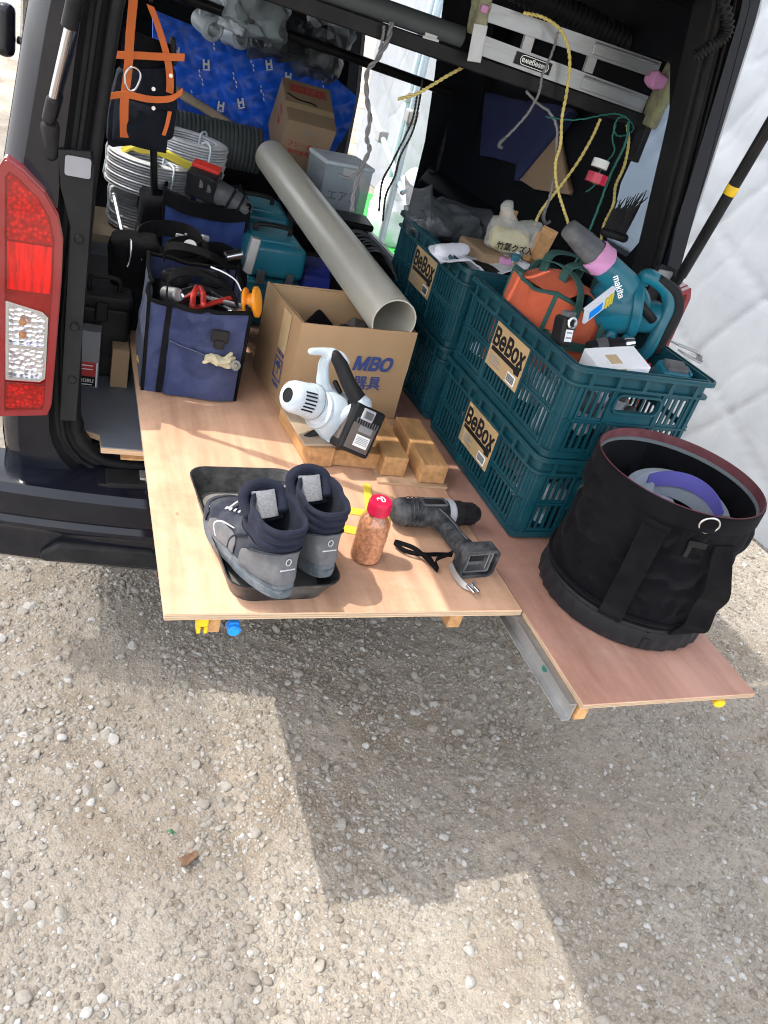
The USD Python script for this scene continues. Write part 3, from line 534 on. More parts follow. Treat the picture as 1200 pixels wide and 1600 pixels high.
# ------------------------------------------------------------------ sliding boards
def ply_edges(lo, hi, t, parent, name, face):
    m = part(parent, name, b2((lo[0], lo[1], hi[2]-.0015), hi), face)
    nl = 5
    for k in range(nl):
        z1 = hi[2]-.0015-k*t/nl
        part(parent, 'veneer_layer', b2((lo[0]-.0003*(k % 2), lo[1]-.0004*(k % 2), z1-t/nl), (hi[0]+.0003*(k % 2), hi[1], z1)), 'ply_edge' if k % 2 == 0 else 'pine_grey')
brd = thing('plywood_board', 'wide pale plywood sliding board carrying boots, drill and bottle', 'board', group=None)
ply_edges((0, -.0, 0), (.659, 2.45, .74), .0115, brd, 'plywood_face', 'ply_face')
part(brd, 'wood_knot', [mv(prism(Polygon([(r_*math.cos(t)*.6, r_*math.sin(t)) for t in np.linspace(0, 6.28, 18)]).difference(Polygon([(r_*.6*math.cos(t)*.6, r_*.6*math.sin(t)) for t in np.linspace(0, 6.28, 14)])), .0002), (*at(277, 803, z=.74)[:2], .74)) for r_ in (.0055, .0026)], 'card_dark', kind='stuff')
for x in (.085, .545): part(brd, 'support_batten', b2((x-.0135, .03, .672), (x+.0135, 2.4, .726)), 'pine')
pan = thing('plywood_board', 'reddish plywood sliding panel pulled out under the black fabric bucket', 'board')
ply_edges((.664, -.234, 0), (1.05, 2.3, .736), .009, pan, 'plywood_face', 'ply_red')
rail = part(pan, 'drawer_rail', [b2((.6605, -.222, .684), (.6635, 1.6, .725)), b2((.648, -.222, .684), (.6605, 1.6, .687)), b2((.648, -.222, .722), (.6605, 1.6, .725))], 'dull_steel')
part(rail, 'rail_screw', [cyl(.006, .003, (.659, y, .706), (1, 0, 0), 10) for y in (-.12,)], 'green_wire')
part(pan, 'support_batten', b2((.668, -.226, .690), (.69, 1.6, .7255)), 'pine'); part(pan, 'support_batten', b2((1.01, -.2, .69), (1.035, 1.6, .7255)), 'pine')
fb = thing('floor_panel', 'slate grey floor board low in the left corner beside the plywood', 'board')
part(fb, 'board_face', prism([(-.115, .77), (-.075, .745), (-.073, .69), (.25, .68), (.25, 2.3), (-.16, 2.3), (-.16, .78)], .003, .632), 'grey_board'); part(fb, 'board_core', prism([(-.115, .771), (-.075, .746), (-.073, .691), (.25, .681), (.25, 2.3), (-.16, 2.3), (-.16, .781)], .0145, .6175), 'ply_edge')
part(fb, 'batten', b2((-.03, .675, .6125), (.30, .72, .6173)), 'pine')

# ------------------------------------------------------------------ stacked crates
def crate_parts(p):
    W, L, Hh, r = .36, .52, .203, .028
    ring = lambda z0, z1, o, t: prism(rrect(W-2*o, L-2*o, max(r-o, .006)).difference(rrect(W-2*o-2*t, L-2*o-2*t, max(r-o-t, .004))), z1-z0, z0)
    part(p, 'rim', [ring(.193, .199, .0, .016), ring(.199, .203, .001, .004), ring(.163, .168, .004, .014), ring(.160, .2025, .0155, .0022)]+[
        box(.0025, .010, .026, (sx*(W/2-.006), y, .1805)) for sx in (-1, 1) for y in np.linspace(-.21, .21, 8)]+[box(.010, .0025, .026, (x, sy*(L/2-.006), .1805)) for sy in (-1, 1) for x in np.linspace(-.13, .13, 5)], 'crate_green')
    part(p, 'foot_ring', [ring(.0, .012, .012, .010), ring(.012, .016, .009, .012)], 'crate_green')
    part(p, 'floor', prism(rrect(W-.03, L-.03, .02).difference(shapely.union_all([rrect(.006, .05, .002, 2, (x, y)) for x in np.linspace(-.14, .14, 15) for y in np.linspace(-.2, .2, 6)])), .003, .006), 'crate_green')
    def wall(w, bays, hole):
        # (along, up): two rows of slots in bays
        P = sbox(-w/2, .014, w/2, .164); cuts = []
        for a, b in bays:
            n = int((b-a)/.0150); xs_ = np.linspace(a+.008, b-.008, n)
            for x in xs_:
                for z0, z1 in ((.024, .082), (.096, .154)):
                    if hole and z0 > .09 and abs(x) < .062: continue
                    cuts.append(rrect(.0094, z1-z0, .0015, 1, (x, (z0+z1)/2)))
        if hole: cuts.append(rrect(.11, .036, .012, 4, (0, .135)))
        body_ = prism(P.difference(shapely.union_all(cuts)), .0032)
        ribs = [box(w, .004, .006, (0, .089, .0045))]+[box(.006, .150, .006, (x, .089, .0045)) for a, b in bays for x in (a, b)]
        if hole: ribs.append(prism(rrect(.118, .044, .016, 4, (0, .135)).difference(rrect(.108, .034, .011, 4, (0, .135))), .012, .0))
        m = cat([body_]+ribs); m.vertices = m.vertices[:, [0, 2, 1]]; m.invert(); return m      # x along, y outwards (negated below), z up
    lb = [(-.225, -.082), (-.078, .078), (.082, .225)]; eb = [(-.145, -.064), (-.060, .060), (.064, .145)]
    for s in (-1, 1):
        m = wall(.47, lb, False); m.apply_transform(np.array([[0, s, 0, s*(W/2-.0165)], [-s, 0, 0, 0], [0, 0, 1, 0], [0, 0, 0, 1]])); part(p, 'long_wall', m, 'crate_green')
        m = wall(.31, eb, True); m.apply_transform(np.array([[-s, 0, 0, 0], [0, s, 0, s*(L/2-.0165)], [0, 0, 1, 0], [0, 0, 0, 1]]) @ np.diag([1, 1, 1, 1])); part(p, 'end_wall', m, 'crate_green')
    cp = rrect(W-.026, L-.026, .026, 8); cpi = rrect(W-.034, L-.034, .022, 8)
    for sx in (-1, 1):
        for sy in (-1, 1):
            z = sbox(min(sx*(W/2-.045), sx*W), min(sy*(L/2-.045), sy*L), max(sx*(W/2-.045), sx*W), max(sy*(L/2-.045), sy*L))
            part(p, 'corner_post', [prism(cp.difference(cpi).intersection(z), .154, .012)]+[box(.004, .004, .150, (sx*(W/2-.0125), sy*(L/2-.05), .089)), box(.004, .004, .150, (sx*(W/2-.048), sy*(L/2-.0125), .089)), box(.0035, .0035, .15, (sx*(W/2-.021), sy*(L/2-.021), .089))], 'crate_green')
    # paper label on the long side that faces -x
    lab = part(p, 'label', box(.0016, .158, .100, (-W/2+.0095, .0, .108)), 'label_card')
    Rl = np.array([[0, 0, -1.], [-1, 0, 0], [0, 1, 0]])                       # text x -> -y, y -> z, facing -x
    put = lambda m, y, z: mv(m, (-W/2+.0087, y, z), Rl)
    t = text('BeBox', .034, .0008, stroke=2); t.vertices[:, 0] *= 1.06; t.vertices[:, 1] *= 1.12
    part(lab, 'brand_print', put(t, .0, .128), 'ink_black')
    part(lab, 'band_print', put(prism(Polygon([(-.07, -.008), (.045, -.008), (.05, -.014), (.07, -.012), (.07, .006), (.052, .006), (.05, .002), (-.07, .002)]), .0008), .0, .103), 'ink_black')
    part(lab, 'barcode_patch', put(prism(rrect(.038, .022, .001, 1), .0008), -.045, .074), 'paper_label')
    part(lab, 'barcode_print', [put(prism(sbox(x, -.008, x+.0012, .008), .0014), -.045, .074) for x in np.linspace(-.016, .014, 11)], 'ink_black', kind='stuff')
    part(lab, 'small_print', [put(prism(sbox(-.066, z, x, z+.0022), .0008), .0, z*0+.074) for z, x in ((-.006, -.01), (.0, -.025), (.006, -.014), (.011, -.03))], 'ink_grey', kind='stuff')
th = .013
CR0 = np.array([.729, .218]); Rc = rz(th)
cpos = lambda y, z: (CR0[0]+math.cos(th)*.18-math.sin(th)*(y+.26), CR0[1]+math.sin(th)*.18+math.cos(th)*(y+.26), z)
G = 'green slotted plastic crates in two stacks'
c0 = thing('crate', 'green slotted crate on the front stack top, packed with the orange tool bag', 'crate', cpos(0, .945), Rc, G); crate_parts(c0)
copy(c0, 'green slotted crate at the bottom of the front stack on the plywood', cpos(.004, .7425), rz(th+.004), G)
copy(c0, 'shaded green crate on top of the rear stack, holding plastic bags and wood', cpos(.535, .945), rz(th-.01), G)
copy(c0, 'shaded green crate at the bottom of the rear stack behind the cardboard box', cpos(.535, .7425), rz(th-.006), G)

# ------------------------------------------------------------------ fabric bucket
BX, BY = .912, .047
bk = thing('fabric_bucket', 'tall round black fabric bucket with maroon rim and webbing handles', 'bucket', (BX, BY, .7365))
def brad(z): return .168-.010*z/.303
def bwall(v, a):
    z = v[..., 2]; k = np.stack([np.cos(a)*3+0*z, np.sin(a)*3+0*z, z*9], -1); rr = np.hypot(v[..., 0], v[..., 1])
    amp = np.clip((z-.04)/.05, 0, 1)*np.clip((.285-z)/.03, 0, 1)
    d = .018*(meshkit.fbm(k*.8, 4, 4)-.5)*amp + .0035*np.sin(a*2+z*40)*amp*.6 - .010*(1-2*np.abs(meshkit.noise(np.stack([np.cos(a)*5+z*9, np.sin(a)*5-z*7, z*16], -1), 9)-.5))**4*amp - .004*np.exp(-((z-.20)/.008)**2)
    s = (rr+d)/np.maximum(rr, 1e-6); return np.stack([v[..., 0]*s, v[..., 1]*s, z], -1)
part(bk, 'outer_wall', lathe([(brad(z)+(-.004 if z < .03 else 0), z) for z in np.linspace(.02, .285, 46)]+[(.1605, .292), (.1608, .301), (.1592, .304)], 120, fn=bwall), 'black_canvas', True)
part(bk, 'top_hem', lathe([(.1610, .270), (.1622, .272), (.1618, .300), (.160, .3045), (.1590, .3035)], 96), 'black_canvas', 40)
part(bk, 'maroon_facing', lathe([(.1596, .3040), (.1575, .3052), (.1560, .303), (.1545, .284)], 96), 'maroon', 40)
part(bk, 'grey_binding', mv(lathe([(.1545+.0035*math.cos(t), .2835+.0042*math.sin(t)) for t in np.arange(8)*PI/4], 96, True), (0, 0, 0)), 'grey_binding', True)
part(bk, 'inner_wall', lathe([(.1535, .283), (.152, .20), (.155, .03), (0, .028)], 96, fn=lambda v, a: v*np.stack([1+.018*(meshkit.fbm(np.stack([np.cos(a)*4+0*v[..., 2], np.sin(a)*4+0*v[..., 2], v[..., 2]*10], -1), 2, 9)-.5)*2*(v[..., 2] < .27)]*2+[np.ones_like(v[..., 2])], -1)), 'black_canvas', True)
def scal(v, a):
    s = 1+.012*np.sin(a*34)*np.clip((.05-v[..., 2])/.02, 0, 1)*(v[..., 2] > .001); return v*np.stack([s, s, np.ones_like(s)], -1)
part(bk, 'rubber_base', lathe([(0, .0), (.163, .0), (.170, .006), (.1715, .02), (.1705, .034), (.168, .040), (.1665, .044), (.168, .047), (.1655, .052)], 136, fn=scal), 'dark_rubber', 40)
part(bk, 'base_welt', mv(lathe([(.1675+.004*math.cos(t), .0655+.005*math.sin(t)) for t in np.arange(8)*PI/4], 96, True), (0, 0, 0)), 'black_canvas', True)
def bpt(deg, z, o): a = math.radians(deg); return np.array([(brad(z)+o)*math.cos(a), (brad(z)+o)*math.sin(a), z])
def handle(deg, tw, o):
    zs_ = [.250, .236, .205, .17, .13, .09, .064, .050]; os_ = [.0035, .007, o*.62, o*1.08, o*.86, o*.95, .014, .004]
    W_ = [rz(math.radians(deg+90)+tw*s) @ np.array([.045, 0, 0]) for s in (.0, .1, .6, 1.15, .8, .9, .3, 0)]
    return part(bk, 'handle_strap', ribbon([bpt(deg, z, k) for z, k in zip(zs_, os_)], W_, .003, 8), 'black_web', 40)
handle(225, .25, .022); handle(272, -.55, .034)
part(bk, 'stitched_patch', [sheet(lambda u, v: np.moveaxis(np.array([[bpt(225-9+18*a, .235+.028*b, .0025) for a, b in zip(r_, q_)] for r_, q_ in zip(u, v)]), -1, 0), 8, 4, .002)], 'black_web')
part(bk, 'buckle_tab', [mv(box(.004, .034, .012, ch=.001), bpt(253, .245, .003), rz(math.radians(253))), mv(box(.004, .008, .03, ch=.001), bpt(249, .232, .0035), rz(math.radians(253)))], 'black_plastic')
dr = [(0, .000), (.012, -.004), (.018, -.016), (.012, -.028), (0, -.033), (-.012, -.028), (-.018, -.016), (-.012, -.004)]
part(bk, 'metal_ring', mv(tube([(x, 0, z) for x, z in dr], .0022, 8, 5, closed=True), bpt(254, .302, .005), rz(math.radians(254+90)) @ rx(.15)), 'chrome', True)
part(bk, 'base_tag', mv(box(.003, .012, .024, ch=.0008), bpt(252, .02, .0045), rz(math.radians(252))), 'dark_rubber')
# knee pad / cap inside
kp = thing('padded_belt', 'grey padded belt with a purple strap lying inside the black bucket', 'belt', (BX, BY, .7365))
arc = lambda r, a0, a1, z, n=9: np.array([(r*math.cos(math.radians(t))+.012, r*math.sin(math.radians(t))-.02, z+.02*math.sin(math.radians((t-a0)/(a1-a0)*180))) for t in np.linspace(a0, a1, n)])
A = arc(.098, 140, -32, .215)
part(kp, 'padding', ribbon(A, [(0, .004, .05)]*9, .014, 5), 'grey_fabric', 40)
part(kp, 'purple_strap', ribbon(arc(.089, 96, -22, .235), [(0, .006, .030)]*9, .003, 5), 'purple_web', 40)
part(kp, 'crumpled_flap', wob(rbox(.16, .12, .05, .02, (-.03, .03, .200)), .034, 30, 5, .006), 'grey_fabric', True)
part(kp, 'crumpled_flap', wob(rbox(.15, .15, .045, .015, (-.01, -.035, .185)), .034, 34, 8, .006), 'navy_canvas', True)
part(kp, 'lime_tag', mv(box(.022, .016, .003, ch=.001), (-.045, .0, .232), rx(.4)), 'lime')
part(kp, 'buckle', mv(rbox(.03, .012, .045, .005), (.095, -.065, .225), rz(-.5)), 'grey_plastic', True)

# ------------------------------------------------------------------ boot tray and boots
tr = thing('boot_tray', 'black plastic tray with a dusty floor under the boots', 'tray', (.187, .197, .7405), rz(.055))
def trr(w0, w1, l, z, r=.035):
    p = Polygon([(-w0/2, -l/2), (w0/2, -l/2), (w1/2, l/2), (-w1/2, l/2)]).buffer(-r).buffer(r, quad_segs=6); c = np.array([p.exterior.interpolate(t, True).coords[0] for t in np.linspace(0, 1, 97)[:-1]]); return np.column_stack([c, np.full(96, z)])
part(tr, 'tray_shell', loft(np.stack([trr(.165, .185, .33, .0), trr(.190, .212, .365, .040), trr(.196, .218, .371, .043), trr(.198, .22, .374, .047), trr(.194, .216, .369, .0475), trr(.186, .208, .36, .040), trr(.160, .180, .324, .003)])), 'tray_plastic', 35)
part(tr, 'tray_dust_layer', prism(Polygon(trr(.150, .170, .31, 0)[:, :2]), .0008, .0032), 'tray_dust')
def foot(z, h, t, wb, wf, n=56, o=0.):
    a = np.arange(n)*2*PI/n; y = (h+t)/2-((t-h)/2+o)*np.cos(a); s = np.clip((y-h)/(t-h), 0, 1); s = s*s*(3-2*s)
    w = (wb+(wf-wb)*s)*(1-.10*np.exp(-((s-.42)/.16)**2)); x = (w+o)*np.sign(np.sin(a))*np.abs(np.sin(a))**.72
    x = x+.012*s*s                                                            # inward sweep of the toe
    return np.column_stack([x, y, np.full(n, z)])
PR = [(.024, .000, .284, .040, .052), (.034, -.001, .285, .041, .0525), (.046, .000, .281, .041, .051), (.056, .002, .268, .041, .049), (.064, .003, .240, .041, .046), (.071, .004, .206, .041, .044), (.078, .004, .172, .0415, .043), (.086, .003, .146, .042, .042)]
def bprof(z): q_ = np.array(PR); return [np.interp(z, q_[:, 0], q_[:, k]) for k in range(1, 5)]
def boot_parts(p):
    part(p, 'sole', loft(np.stack([foot(.0, .008, .268, .033, .046), foot(.004, -.004, .286, .040, .054), foot(.016, -.007, .292, .0415, .0555), foot(.019, -.003, .288, .040, .054), foot(.022, -.006, .291, .041, .055), foot(.031, -.004, .289, .040, .053), foot(.033, .004, .28, .035, .047)])), 'boot_sole', 35)
    rings = [foot(z, h, t, a, b) for z, h, t, a, b in PR]
    up = loft(np.stack(rings), cap=False); up = wob(up, .0025, 40, 3)
    part(p, 'upper', up, 'boot_suede', True)
    # padded collar: three rolls, then down into the lining
    cr = []
    for z in np.linspace(.085, .130, 25):
        q_ = (z-.085)/.045; b = .0032*abs(math.sin(q_*2.5*PI)); t_ = np.interp(q_, [0, .4, 1], [.146, .128, .116]); h_ = np.interp(q_, [0, .6, 1], [.002, -.004, -.008]); c_ = foot(z, h_-b, t_+b*.5, .0400+b+.001*q_, .040+b+.001*q_); c_[:, 2] += .010*np.clip((c_[:, 1]-.04)/.08, 0, 1)*q_-.006*np.clip((.05-c_[:, 1])/.05, 0, 1)*q_; cr.append(c_)
    top_ = cr[-1]; ctr = top_.mean(0)
    for f_, dz in ((.965, .005), (.89, .005), (.82, -.003)): c_ = ctr+(top_-ctr)*[f_, f_, 1]+[0, 0, dz]; cr.append(c_)
    part(p, 'padded_collar', loft(np.stack(cr), cap=False), 'boot_collar', True)
    li = [cr[-1]]+[ctr+(top_-ctr)*[f_, f_, .0]+[0, 0, dz] for f_, dz in ((.81, -.02), (.80, -.045), (.78, -.07), (.72, -.084), (.5, -.090), (.02, -.092))]
    part(p, 'lining', loft(np.stack(li), cap=False), 'boot_lining', True)
    tg_ = part(p, 'tongue', tube([(-.031, .084, .112), (-.035, .100, .130), (-.029, .110, .146), (0, .117, .153), (.029, .110, .146), (.035, .100, .130), (.031, .084, .112)], .0090, 10, 6), 'boot_collar', True)
    part(tg_, 'tongue_face', sheet(lambda u, v: np.stack([(-.033+.066*u), .086+.030*v-.004*np.sin(u*PI), .100+.050*v], 0), 8, 6, .004), 'boot_lining', True)
    part(tg_, 'size_label', sheet(lambda u, v: np.stack([(-.021+.042*u), .0815+.024*v-.003*np.sin(u*PI), .108+.038*v], 0), 6, 5, .001), 'size_tag', True)
    def wrap(a0, a1, z0, z1, o, nu=26, nv=6, zc=None):
        def f(u, v):
            out = np.zeros((3,)+u.shape); n_ = 720
            for c_ in range(u.shape[1]):
                z_ = z0+(z1-z0)*v[0, c_]
                for r_ in range(u.shape[0]):
                    zz_ = z_ if zc is None else z_*1+zc(u[r_, 0])*v[0, c_]
                    R_ = foot(zz_, *bprof(min(max(zz_, .024), .088)), n=n_, o=o); out[:, r_, c_] = R_[int((a0+(a1-a0)*u[r_, 0])/360*n_) % n_]
            return out
        return sheet(f, nu, nv, .0025)
    part(p, 'heel_counter', wrap(-66, 66, .030, .060, .0030, zc=lambda u: .026*math.sin(u*PI)**.4), 'boot_heel', True)
    for a0_, a1_ in ((76, 118), (-118, -76)): part(p, 'side_panel', wrap(a0_, a1_, .032, .050, .0022, 16, 6, zc=lambda u: .018*math.sin(u*PI)**.5), 'boot_heel', True)
    part(p, 'counter_piping', tube([foot(zz_, *bprof(zz_), n=720, o=.0050)[int(a_*2) % 720] for a_, zz_ in [(-66+132*t_, .060+.026*math.sin(t_*PI)**.4) for t_ in np.linspace(0.02, .98, 17)]], .0013, 6, 3), 'boot_suede', True)
    for sg_ in (1, -1):
        for y_, z_ in ((.190, .0745), (.174, .0800), (.158, .0860), (.142, .0915)): part(p, 'eyelet', mv(lathe([(.0016, -.001), (.0036, -.001), (.0036, .001), (.0016, .001)], 14, True), (.008+sg_*.026, y_, z_-.001), basis((sg_*.6, .35, .8))), 'boot_reflex', True)
    part(p, 'toe_cap', wrap(128, 232, .030, .050, .0026, zc=lambda u: .010*math.sin(u*PI)), 'boot_suede', True)
    e = lambda z, k, o=.003: foot(z, *bprof(z), n=360, o=o)[int(k) % 360]
    for sgn in (1, -1):
        part(p, 'reflective_trim', tube([e(.034, 180-sgn*80), e(.050, 180-sgn*72), e(.064, 180-sgn*70), e(.076, 180-sgn*76)], [.0012, .0022, .002, .0012], 7, 5), 'boot_reflex', True)
        part(p, 'seam_piping', tube([e(.034, sgn*84), e(.052, sgn*84), e(.070, sgn*88), e(.086, sgn*88)], .0018, 6, 5), 'boot_collar', True)
    part(p, 'toe_trim', tube([e(.055-.004*abs(math.sin(math.radians(k*1.2))), 180+k, .001) for k in range(-46, 47, 8)], .0015, 7, 4), 'boot_reflex', True)
    hb = e(.060, 0, .0054)
    part(p, 'heel_mark', [mv(tube([(.0045*math.cos(t), 0, .0055*math.sin(t)) for t in np.arange(10)*.628], .0010, 6, 3, closed=True), hb+[0, 0, .010]), box(.026, .0016, .0020, hb+[0, 0, -.004])], 'boot_reflex')
    for k_, (y, z, w) in enumerate(((.190, .0755, .026), (.174, .081, .026), (.158, .087, .026), (.142, .0925, .026))):
        part(p, 'lace', tube([(-w+.008, y-.006, z-.001), (.008, y+.004, z+.006), (w+.008, y+.010, z-.001)], .0022, 7, 5), 'boot_reflex' if k_ == 0 else 'boot_collar', True)
bt = thing('work_boot', 'left dusty navy work boot, its heel resting out over the tray edge', 'boot', (.178, -.022, .789), rz(.27) @ rx(-.135), 'pair of work boots in the tray'); boot_parts(bt)
copy(bt, 'right dusty navy work boot, standing farther inside the tray beside the bottle', (.262, .034, .787), rz(.21) @ rx(-.13), 'pair of work boots in the tray')

# ------------------------------------------------------------------ small things at the front of the board
Z = .7402
# bottle
bo = thing('sauce_bottle', 'small glass bottle with crimson cap and printed label in the sun beside the boots', 'bottle', (.384, .154, Z), rz(.5))
part(bo, 'glass', lathe([(0, .001), (.026, .001), (.0295, .004), (.0305, .010), (.0305, .082), (.029, .091), (.0245, .100), (.0205, .105), (.0195, .108), (.0195, .120)], 40), 'bottle_glass', 35)
part(bo, 'contents', lathe([(0, .003), (.027, .004), (.0288, .010), (.0288, .080), (.027, .088), (.0185, .100), (.0170, .108), (0, .109)], 32), 'sauce', 35)
cap = part(bo, 'cap', lathe([(.0205, .106), (.0214, .108), (.0214, .129), (.0202, .133), (.012, .134), (0, .1335)], 40), 'red_plastic', 35)
part(cap, 'cap_ridge', [mv(box(.0012, .0015, .018, (0, 0, 0)), (.0213*math.cos(t), .0215*math.sin(t), .1185), rz(t)) for t in np.arange(48)*2*PI/48], 'red_plastic', kind='stuff')
part(cap, 'cap_print', mv(tube([(-.009, .002, 0), (-.004, .007, 0), (.001, .001, 0), (-.003, -.005, 0), (.003, -.007, 0), (.008, .003, 0), (.004, .007, 0)], .0011, 6, 5), (0, 0, .1345)), 'ink_white', True)
M['bottle_print'] = usdkit.material(stage, '/World/Looks/bottle_print', {'tc': ('texture_coordinate', {}), 'mp': ('mapping', dict(scale=(95, 95, 190))), 'n': ('noise_texture', dict(scale=1., detail=5., roughness=.75)), 'r': ('rgb_ramp', dict(ramp=[(.32, (.40, .04, .07)), (.40, (.42, .26, .15)), (.48, (.55, .42, .30)), (.54, (.35, .20, .11)), (.60, (.62, .52, .40)), (.68, (.30, .12, .07))])), 'p': ('principled_bsdf', dict(roughness=.35))},
    [('tc.object', 'mp.vector'), ('mp.vector', 'n.vector'), ('n.fac', 'r.fac'), ('r.color', 'p.base_color')], surface='p.BSDF')
def cyl_patch(a0, a1, z0, z1, r): return sheet(lambda u, v: np.stack([r*np.cos(np.radians(a0+(a1-a0)*u)), r*np.sin(np.radians(a0+(a1-a0)*u)), z0+(z1-z0)*v], 0), 20, 3, .0004)
part(bo, 'label', cyl_patch(-250, -40, .010, .064, .0308), 'bottle_print', True); part(bo, 'label_band', cyl_patch(-215, -165, .028, .080, .0310), 'ink_red', True)
part(bo, 'label_patch', cyl_patch(-118, -96, .010, .020, .0311), 'ink_white', True)
part(bo, 'label_patch', [cyl_patch(-140, -122, z, z+.003, .0311) for z in (.036, .041, .046)], 'ink_white', True, kind='stuff')
# folding ruler pieces
fr_ = thing('folding_ruler', 'yellow flat ruler lying crosswise on the board behind the bottle', 'ruler', (0, 0, Z))
def bar(a, b, w, z=0., t=.0025): a, b = np.array(a), np.array(b); d = b-a; L = np.linalg.norm(d); return mv(box(L, w, t, ch=.0006), (*(a+b)/2, z+t/2), rz(math.atan2(d[1], d[0])))
for a, b, w, z in (((.388, .314), (.497, .292), .024, 0), ((.466, .416), (.438, .300), .017, .0026), ((.366, .248), (.400, .236), .026, 0)): part(fr_, 'ruler_leaf', bar(a, b, w, z), 'yellow_paint')
# drill, lying on its side
dl = thing('cordless_drill', 'dusty charcoal cordless drill without battery, lying on its side on the plywood', 'drill', (0, 0, Z))
ax0, ax1 = np.array([.497, .262, .038]), np.array([.645, .272, .032]); dx = (ax1-ax0)/np.linalg.norm(ax1-ax0); hd = np.array([.02, -.17, -.012]); hd /= np.linalg.norm(hd)
bodyp = part(dl, 'motor_housing', hulls([(ax0+dx*.0, .026), (ax0+dx*.03, .030), (ax0+dx*.085, .029)], refine=.006, smooth=4), 'dusty_rubber', True)
part(bodyp, 'back_cap', mv(lathe([(0, .008), (.018, .007), (.026, 0), (.029, -.010), (.0295, -.020)], 28), ax0+dx*-.024, basis(-dx)), 'dusty_rubber', 30)
for k in range(5): part(bodyp, 'housing_rib', mv(lathe([(.0305, -.0015), (.0318, 0), (.0305, .0015)], 26), ax0+dx*(.004+.009*k), basis(dx)), 'dusty_rubber', True)
part(bodyp, 'side_plate', [mv(box(.05, .004, .020, ch=.0015), ax0+dx*.055+np.array([0, -.006, .0295]), rx(PI/2))], 'black_plastic'); part(bodyp, 'plate_frame', mv(prism(rrect(.058, .028, .006).difference(rrect(.05, .02, .004)), .003), ax0+dx*.055+np.array([0, -.006, .029]), rz(.06)), 'grey_plastic')
part(dl, 'gear_ring', mv(lathe([(.029, -.008), (.030, -.004), (.030, .006), (.027, .010), (0, .010)], 28), ax0+dx*.098, basis(dx)), 'boot_reflex', 30)
part(dl, 'clutch_collar', mv(lathe([(.0265, 0), (.0275, .003), (.0275, .022), (.024, .026), (0, .026)], 28), ax0+dx*.106, basis(dx)), 'black_plastic', 30)
ck = part(dl, 'chuck', mv(lathe([(.0205, 0), (.0225, .004), (.0225, .034), (.016, .046), (.008, .048), (.006, .040), (0, .040)], 28), ax0+dx*.128, basis(dx)), 'black_plastic', 30)
part(ck, 'chuck_rib', [mv(box(.0035, .0035, .030, ch=.001), ax0+dx*.147+basis(dx) @ np.array([.0225*math.cos(t), .0225*math.sin(t), 0]), basis(dx) @ rz(t)) for t in np.arange(12)*PI/6], 'black_plastic', kind='stuff')
h0 = ax0+dx*.062; h1 = np.array([.588, .150, .030])
hn = part(dl, 'handle', hulls([(h0, .024), (h0*.6+h1*.4+[.004, 0, 0], .0205), (h0*.25+h1*.75, .0195), (h1, .022)], refine=.005, smooth=4), 'dusty_rubber', True)
part(hn, 'trigger', hulls([(h0+hd*.03+dx*.020, .010), (h0+hd*.058+dx*.014, .009)]), 'black_plastic', True)
part(hn, 'grip_seam', tube([h0+[0, -.01, .022], h0*.6+h1*.4+[.004, 0, .0215], h1+[0, 0, .022]], .0016, 6), 'grey_plastic', True)
Rf = basis(hd*np.array([1, 1, 0])+np.array([.0, 0, -.02]), (1, .15, 0)); fc = np.array([.592, .118, .036])
def hollow(w, h, d, r, t): return cat([prism(rrect(w, h, r).difference(rrect(w-2*t, h-2*t, max(r-t, .002))), d), prism(rrect(w-2*t, h-2*t, max(r-t, .002)), .003)])
ft = part(dl, 'battery_foot', mv(hollow(.082, .066, .030, .014, .007), fc+Rf @ np.array([0, 0, -.004]), Rf), 'dusty_rubber', 30)
part(ft, 'contact_frame', mv(hollow(.060, .046, .021, .004, .004), fc, Rf), 'grey_plastic'); part(ft, 'contact_block', mv(box(.034, .018, .012, ch=.002), fc+Rf @ np.array([0, .006, .008]), Rf), 'black_plastic'); part(ft, 'contact_rail', [mv(box(.003, .040, .016), fc+Rf @ np.array([x, 0, .009]), Rf) for x in (-.023, .023)], 'dull_steel')
cl_ = part(dl, 'belt_hook', ribbon([(.545, .112, .020), (.548, .085, .014), (.557, .062, .010), (.572, .052, .010), (.576, .066, .012)], [(.004, .001, .011)]*5, .0025), 'dull_steel', 40)
part(dl, 'bit_holder', [cyl(.0035, .022, (.564, .047, .012), (.3, -1, 0), 10), cyl(.0035, .022, (.575, .050, .012), (.3, -1, 0), 10)], 'chrome', True)
part(dl, 'wrist_strap', ribbon([(.560, .140, .022), (.530, .148, .016), (.500, .150, .014), (.470, .166, .010), (.455, .190, .012), (.468, .186, .013), (.490, .160, .018), (.510, .128, .012), (.520, .108, .008), (.522, .130, .016), (.560, .143, .024)], [(.001, .002, .009)]*11, .0018, 7), 'black_web', 40)
part(dl, 'strap_knot', hulls([((.507, .142, .015), .007), ((.515, .122, .010), .005)]), 'black_web', True)

